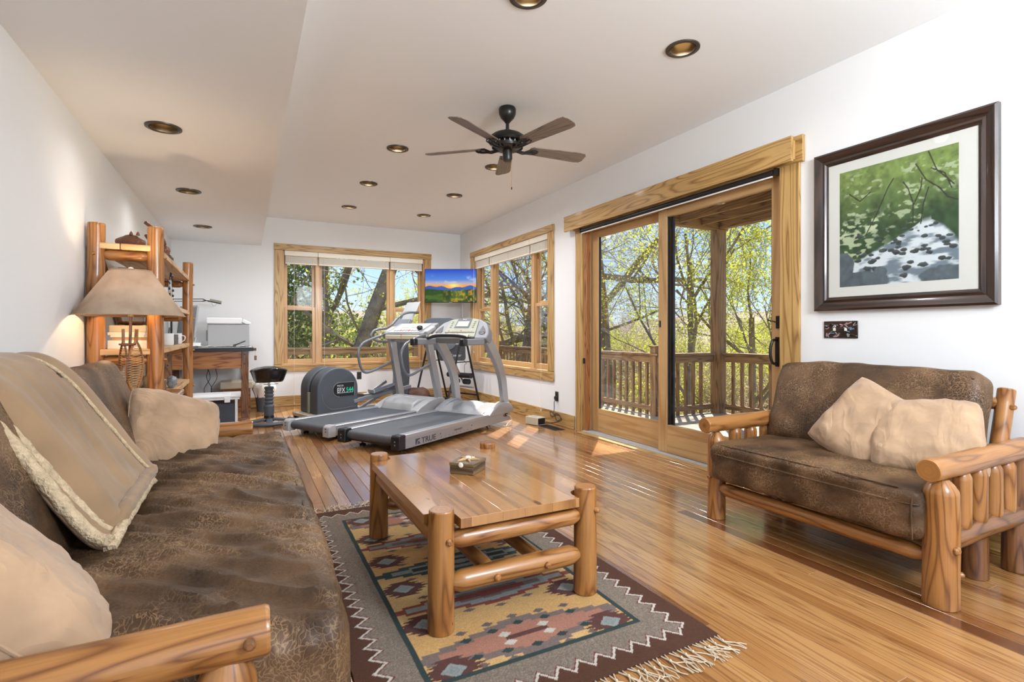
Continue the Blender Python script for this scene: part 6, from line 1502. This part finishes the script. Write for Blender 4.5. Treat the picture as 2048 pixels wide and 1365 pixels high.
mb = MB(); mb.lathe([(0, 0), (.035, .0), (.04, .10), (.03, .11), (0, .11)], 18, (-.61, 4.74, z0 + .1005)); build('jar', mb, M['white'], t)
for k, (dy, lab) in enumerate(((0, 'rolled rag bundle with dark patch on the lower shelf'),)):
    single('rag_bundle', softbox((-.56, 5.35, z0 + .05), (.07, .12, .10), .035, (8, 8, 8), lambda p, n: .012 * N3(p.x * 50, p.y * 50, p.z * 50)), M['mgrey'], lab, 'rag', sharp=180)

# ---------------------------------------------------------------- desk corner
dx = thing('drafting_desk', 'orange wood drafting desk with black-edged top against the far wall', 'desk', (-.40, 7.98, 0))
build('desk_top', MB().b2((-.885, 7.55, .872), (.085, 8.44, .912)), M['lgrey'], dx, smooth=False, bevel=.002)
build('edge_band', MB().b2((-.888, 7.535, .862), (.09, 7.5505, .908)), M['black'], dx, smooth=False); build('edge_band', MB().b2((.0855, 7.55, .862), (.10, 8.44, .908)), M['black'], dx, smooth=False)
build('front_apron', MB().b2((-.80, 7.60, .64), (-.04, 7.625, .86)), M['oak'], dx, smooth=False, bevel=.002); build('rear_apron', MB().b2((-.80, 8.38, .64), (-.04, 8.4, .86)), M['oak'], dx, smooth=False)
for x in (-.885, -.045):
    for y in (7.59, 8.36): 
        l = build('leg', MB().b2((x + .005, y, 0), (x + .09, y + .045, .865)), M['log_dark'], dx, smooth=False, bevel=.004)
        if y < 8:
            for zz in (.82, .70): mb = MB(); mb.lathe([(0, 0), (.009, .0), (.009, -.003), (0, -.004)], 10, (x + .045, y - .0005, zz), 'Y'); build('bolt', mb, M['black'], l)
    build('side_rail', MB().b2((x + .02, 7.635, .70), (x + .045, 8.36, .86)), M['oak'], dx, smooth=False)
build('foot_rail', MB().b2((-.80, 7.95, .18), (-.045, 7.99, .24)), M['log_dark'], dx, smooth=False, bevel=.003)
for i, (xa, xb, sw) in enumerate(((-.45, -.44, .04), (-.42, -.42, -.03), (-.36, -.37, .03))): mb = MB(); mb.tube(arcs([(xa, 8.0, .66), (xa + sw, 8.0, .5), (xb - sw, 8.0, .35), (xb, 8.0, .2), (xb, 8.0, .04)], 5), .004, 6); build('cable', mb, M['black'], dx)
cl = thing('desk_clamp', 'small brown clamp with hanging tag on the right edge of the desk', 'clamp', (.125, 7.62, .87)); build('jaw', MB().b2((.101, 7.6, .865), (.135, 7.64, .90)), M['brown'], cl, smooth=False, bevel=.003)
mb = MB(); mb.tube([(.125, 7.62, .865), (.125, 7.62, .80)], .002, 5); build('string', mb, M['beige'], cl); build('tag', MB().b2((.11, 7.61, .74), (.14, 7.63, .80)), M['log_dark'], cl, smooth=False, bevel=.003)
DT = .9125
mo = thing('computer_monitor', 'slim grey computer monitor turned edge-on at the left of the desk', 'monitor', (-.66, 7.92, DT), R(-62))
mb = MB(); mb.box((0, 0, .33), (.50, .022, .42), (R(-6), 0, 0)); build('panel', mb, M['lgrey'], mo, bevel=.006); mb = MB(); mb.box((0, -.013, .335), (.46, .003, .36), (R(-6), 0, 0)); build('screen', mb, M['mgrey'], mo, smooth=False)
build('stand', strap([(0, .04, .01), (0, .07, .12), (0, .03, .25)], .012, .15, side=(1, 0, 0)), M['white'], mo); build('foot', MB().box((0, .03, .006), (.18, .17, .010)), M['white'], mo, smooth=False, bevel=.002)
pr = thing('printer', 'large pale grey office printer on the desk', 'printer', (-.17, 7.98, DT))
x0, x1, y0, y1 = -.43, .055, 7.78, 8.25
build('body', MB().b2((x0, y0, DT + .002), (x1, y1, DT + .30)), M['lgrey'], pr, bevel=.01); build('scanner_lid', MB().b2((x0 - .012, y0 - .01, DT + .305), (x1 - .09, y1, DT + .385)), M['white'], pr, bevel=.01)
build('control_head', MB().box((x1 - .035, (y0 + y1) / 2, DT + .325), (.11, .44, .05), (0, R(28), 0)), M['white'], pr, bevel=.008); build('output_slot', MB().b2((x1, y0 + .06, DT + .06), (x1 + .004, y1 - .06, DT + .25)), M['white'], pr, smooth=False)
build('seam', MB().b2((x0 - .001, y0 - .001, DT + .299), (x1 + .001, y1 + .001, DT + .306)), M['mgrey'], pr, smooth=False); build('side_vent', MB().b2((x0 - .02, y0 + .1, DT + .08), (x0 - .001, y1 - .1, DT + .22)), M['lgrey'], pr, smooth=False, bevel=.003)
la = thing('desk_lamp', 'black articulated drafting lamp reaching over the desk', 'lamp', (-.86, 8.15, DT))
mb = MB(); mb.lathe([(0, 0), (.025, 0), (.025, .05), (.012, .055), (.012, .62), (0, .63)], 14, (-.86, 8.15, DT)); build('pole', mb, M['blackmetal'], la)
for z in (1.545, 1.515): mb = MB(); mb.tube([(-.87, 8.15, z), (-.50, 8.05, z + .006)], .005, 6); build('arm', mb, M['blackmetal'], la)
mb = MB(); mb.tube([(-.50, 8.05, 1.551), (-.46, 8.04, 1.53), (-.42, 8.03, 1.525)], .007, 6); mb.tube([(-.50, 8.05, 1.521), (-.46, 8.04, 1.53)], .007, 6); build('joint', mb, M['blackmetal'], la)
mb = MB(); mb.box((-.345, 8.01, 1.525), (.13, .09, .032), (0, R(12), R(-10))); build('lamp_head', mb, M['olive'], la, bevel=.008); mb = MB(); mb.box((-.36, 8.01, 1.505), (.16, .05, .012), (0, R(12), R(-10))); build('reflector', mb, M['black'], la, bevel=.003)
mb = MB(); mb.tube(arcs([(-.39, 8.0, 1.50), (-.38, 8.0, 1.465), (-.35, 8.0, 1.465), (-.33, 8.0, 1.50)], 5), .002, 5); build('wire', mb, M['mgrey'], la)
rg = random.Random(12)
plabs = ['loose white papers at the left front of the desk', 'scattered white sheets in front of the monitor', 'stack of white letters near the middle of the desk front', 'open white envelope in front of the printer', 'loose sheets near the right front corner of the desk', 'crumpled white sheet beside the monitor foot', 'flat pile of mail just left of the stapler']
for i, lab in enumerate(plabs):
    x = -.78 + i * .115; y = 7.64 + rg.uniform(0, .06); t = thing('paper_sheets', lab, 'paper', (x, y, DT), R(rg.uniform(-30, 30)), group='papers on the desk')
    for k in range(3): 
        mb = MB(); ph = rg.uniform(0, 6); w, h = rg.uniform(.08, .12), rg.uniform(.05, .07); cx, cy, zz = rg.uniform(-.015, .015), rg.uniform(-.01, .01), .001 + k * .006
        mb.grid(lambda u, v: (cx + (u - .5) * w * 1.2, cy + (v - .5) * h * 1.6, zz + .005 * (1 + math.sin(u * 5 + ph))), 8, 4); o = build('sheet', mb, M['paper'], t); q = o.modifiers.new('t', 'SOLIDIFY'); q.thickness = .001
single('notepad', MB().b2((-.90 + .06, 7.57, DT), (-.70, 7.62, DT + .014)), M['black'], 'black notebook at the left front edge of the desk', 'notebook', smooth=False, bevel=.002)
t = thing('stapler', 'black stapler with raised jaw in front of the printer', 'stapler', (-.06, 7.68, DT)); build('stapler_base', MB().b2((-.13, 7.665, DT + .001), (.01, 7.695, DT + .012)), M['black'], t, smooth=False, bevel=.002)
mb = MB(); mb.box((-.06, 7.68, DT + .05), (.15, .024, .014), (0, R(-24), 0)); build('jaw', mb, M['black'], t, bevel=.003); build('hinge', MB().b2((-.135, 7.668, DT + .008), (-.10, 7.692, DT + .035)), M['blackmetal'], t, smooth=False)
single('tissue_box', MB().b2((-.60, 7.70, DT + .001), (-.50, 7.79, DT + .06)), M['white'], 'small white box on the desk between monitor and printer', 'box', smooth=False, bevel=.004)
# clear storage bin
bn = thing('storage_bin', 'clear grey plastic storage bin with white lid on the floor before the desk', 'bin', (-.34, 7.28, 0))
x0, x1, y0, y1 = -.635, -.055, 7.06, 7.50
fill = MB(); fill.b2((x0 + .045, y0 + .035, .012), (x1 - .045, y1 - .035, .25)); build('contents', fill, M['mgrey'], bn, smooth=False)
mb = MB(); b0 = [(x0 + .03, y0 + .02), (x1 - .03, y0 + .02), (x1 - .03, y1 - .02), (x0 + .03, y1 - .02)]; t0 = [(x0 + .01, y0 + .005), (x1 - .01, y0 + .005), (x1 - .01, y1 - .005), (x0 + .01, y1 - .005)]
mb.v = [(x, y, .002) for x, y in b0] + [(x, y, .325) for x, y in t0]
for i in range(4): j = (i + 1) % 4; mb.face([i, j, 4 + j, 4 + i], [(0, 0)] * 4)
mb.face([3, 2, 1, 0], [(0, 0)] * 4); build('tub', mb, M['clearbin'], bn, smooth=False)
build('tub_rim', MB().b2((x0, y0 - .004, .30), (x1, y0 + .006, .325)), M['white'], bn, smooth=False, bevel=.003)
ld = build('lid', MB().b2((x0 - .012, y0 - .014, .325), (x1 + .012, y1 + .012, .352)), M['white'], bn, bevel=.008); build('lid_panel', MB().b2((x0 + .10, y0 + .08, .352), (x1 - .10, y1 - .08, .362)), M['white'], ld, bevel=.008)
for x in (x0 + .1, x1 - .16): build('latch', MB().b2((x, y0 - .02, .27), (x + .06, y0 - .005, .33)), M['white'], bn, bevel=.004)
for x in (x0 + .02, x1 - .05): build('corner_rib', MB().b2((x, y0 + .0, .01), (x + .03, y0 + .018, .30)), M['white'], bn, smooth=False, bevel=.004)
build('foot_skirt', MB().b2((x0 + .02, y0 + .008, .0), (x1 + .0, y0 + .03, .03)), M['white'], bn, smooth=False, bevel=.004)
# hamper box, waste bin, stool
hb = thing('lidded_crate', 'beige lidded crate standing against the far wall behind the waste bin', 'box', (-.10, 8.22, 0)); build('crate_body', MB().b2((-.27, 8.06, .0), (.07, 8.40, .33)), M['oak'], hb, smooth=False, bevel=.004); build('lid', MB().b2((-.30, 8.03, .33), (.10, 8.43, .43)), M['beige'], hb, bevel=.012)
wb = thing('waste_bin', 'dark waste bin lined with a white plastic bag below the far window', 'bin', (.245, 8.10, 0))
mb = MB(); mb.lathe([(0, .002), (.095, .002), (.125, .30), (.12, .30), (.09, .01), (0, .01)], 26, (.245, 8.10, 0)); build('bucket', mb, M['dgrey'], wb)
mb = MB(); mb.tube([(.245, 8.10, z) for z in (.20, .25, .31, .36, .39, .40)], [.118, .13, .15, .145, .12, .105], 30, False, lambda t, a: 1 + .06 * math.sin(a * 9 + t * 4) + .03 * math.sin(a * 17)); build('bag_liner', mb, plain('thin_white_bag', (.75, .73, .68), .4), wb)
so_ = thing('wobble_stool', 'black adjustable stool with concave vinyl seat and curved base', 'stool', (.262, 6.95, 0)); sx, sy = .262, 6.95
mb = MB(); n = 36
def seatpt(u, v):
    a = 2 * PI * v; ca, sa = math.cos(a), math.sin(a)
    prof = [(0, .655), (.09, .658), (.17, .672), (.205, .668), (.212, .655), (.205, .638), (.165, .525), (.15, .508), (0, .505)]; k = u * (len(prof) - 1); i = min(int(k), len(prof) - 2); f = k - i
    r = prof[i][0] * (1 - f) + prof[i + 1][0] * f; z = prof[i][1] * (1 - f) + prof[i + 1][1] * f; z += .018 * (r / .2) ** 2 * math.cos(2 * a) * (1 if u < .55 else .3) * -1
    return (sx + r * ca, sy + r * sa, z)
mb.grid(seatpt, 32, 40); build('seat', mb, M['vinyl'], so_, sharp=60)
mb = MB(); mb.tube([(sx, sy, .44), (sx, sy, .51)], .014, 12); build('gas_piston', mb, M['chrome'], so_); mb = MB(); mb.tube([(sx - .06, sy, .475), (sx + .10, sy - .02, .48)], .004, 6); build('height_lever', mb, M['blackmetal'], so_)
mb = MB(); pts = [(.05, .445)]
for i in range(5): z = .435 - i * .042; pts += [(.052, z), (.056, z - .006), (.050, z - .014), (.044, z - .03), (.046, z - .040)]
pts += [(.058, .215), (.055, .12), (.045, .06), (0, .055)]; mb.lathe(pts, 26, (sx, sy, 0)); build('bellows_column', mb, M['dgrey'], so_, sharp=25)
mb = MB(); mb.lathe([(0, .10), (.055, .10), (.06, .03), (0, .028)], 20, (sx, sy, 0)); build('hub', mb, M['black'], so_)
mb = MB(); P = [(sx + .27 * math.cos(R(a)), sy + .27 * math.sin(R(a)), .028) for a in range(170, 391, 10)]; mb.tube(P, .022, 8, squash=1.3); build('base_ring', mb, M['dgrey'], so_)
for a in (190, 270, 350): mb = MB(); mb.box((sx + .14 * math.cos(R(a)), sy + .14 * math.sin(R(a)), .045), (.26, .07, .03), (0, R(6), R(a))); build('base_spoke', mb, M['dgrey'], so_, bevel=.008)
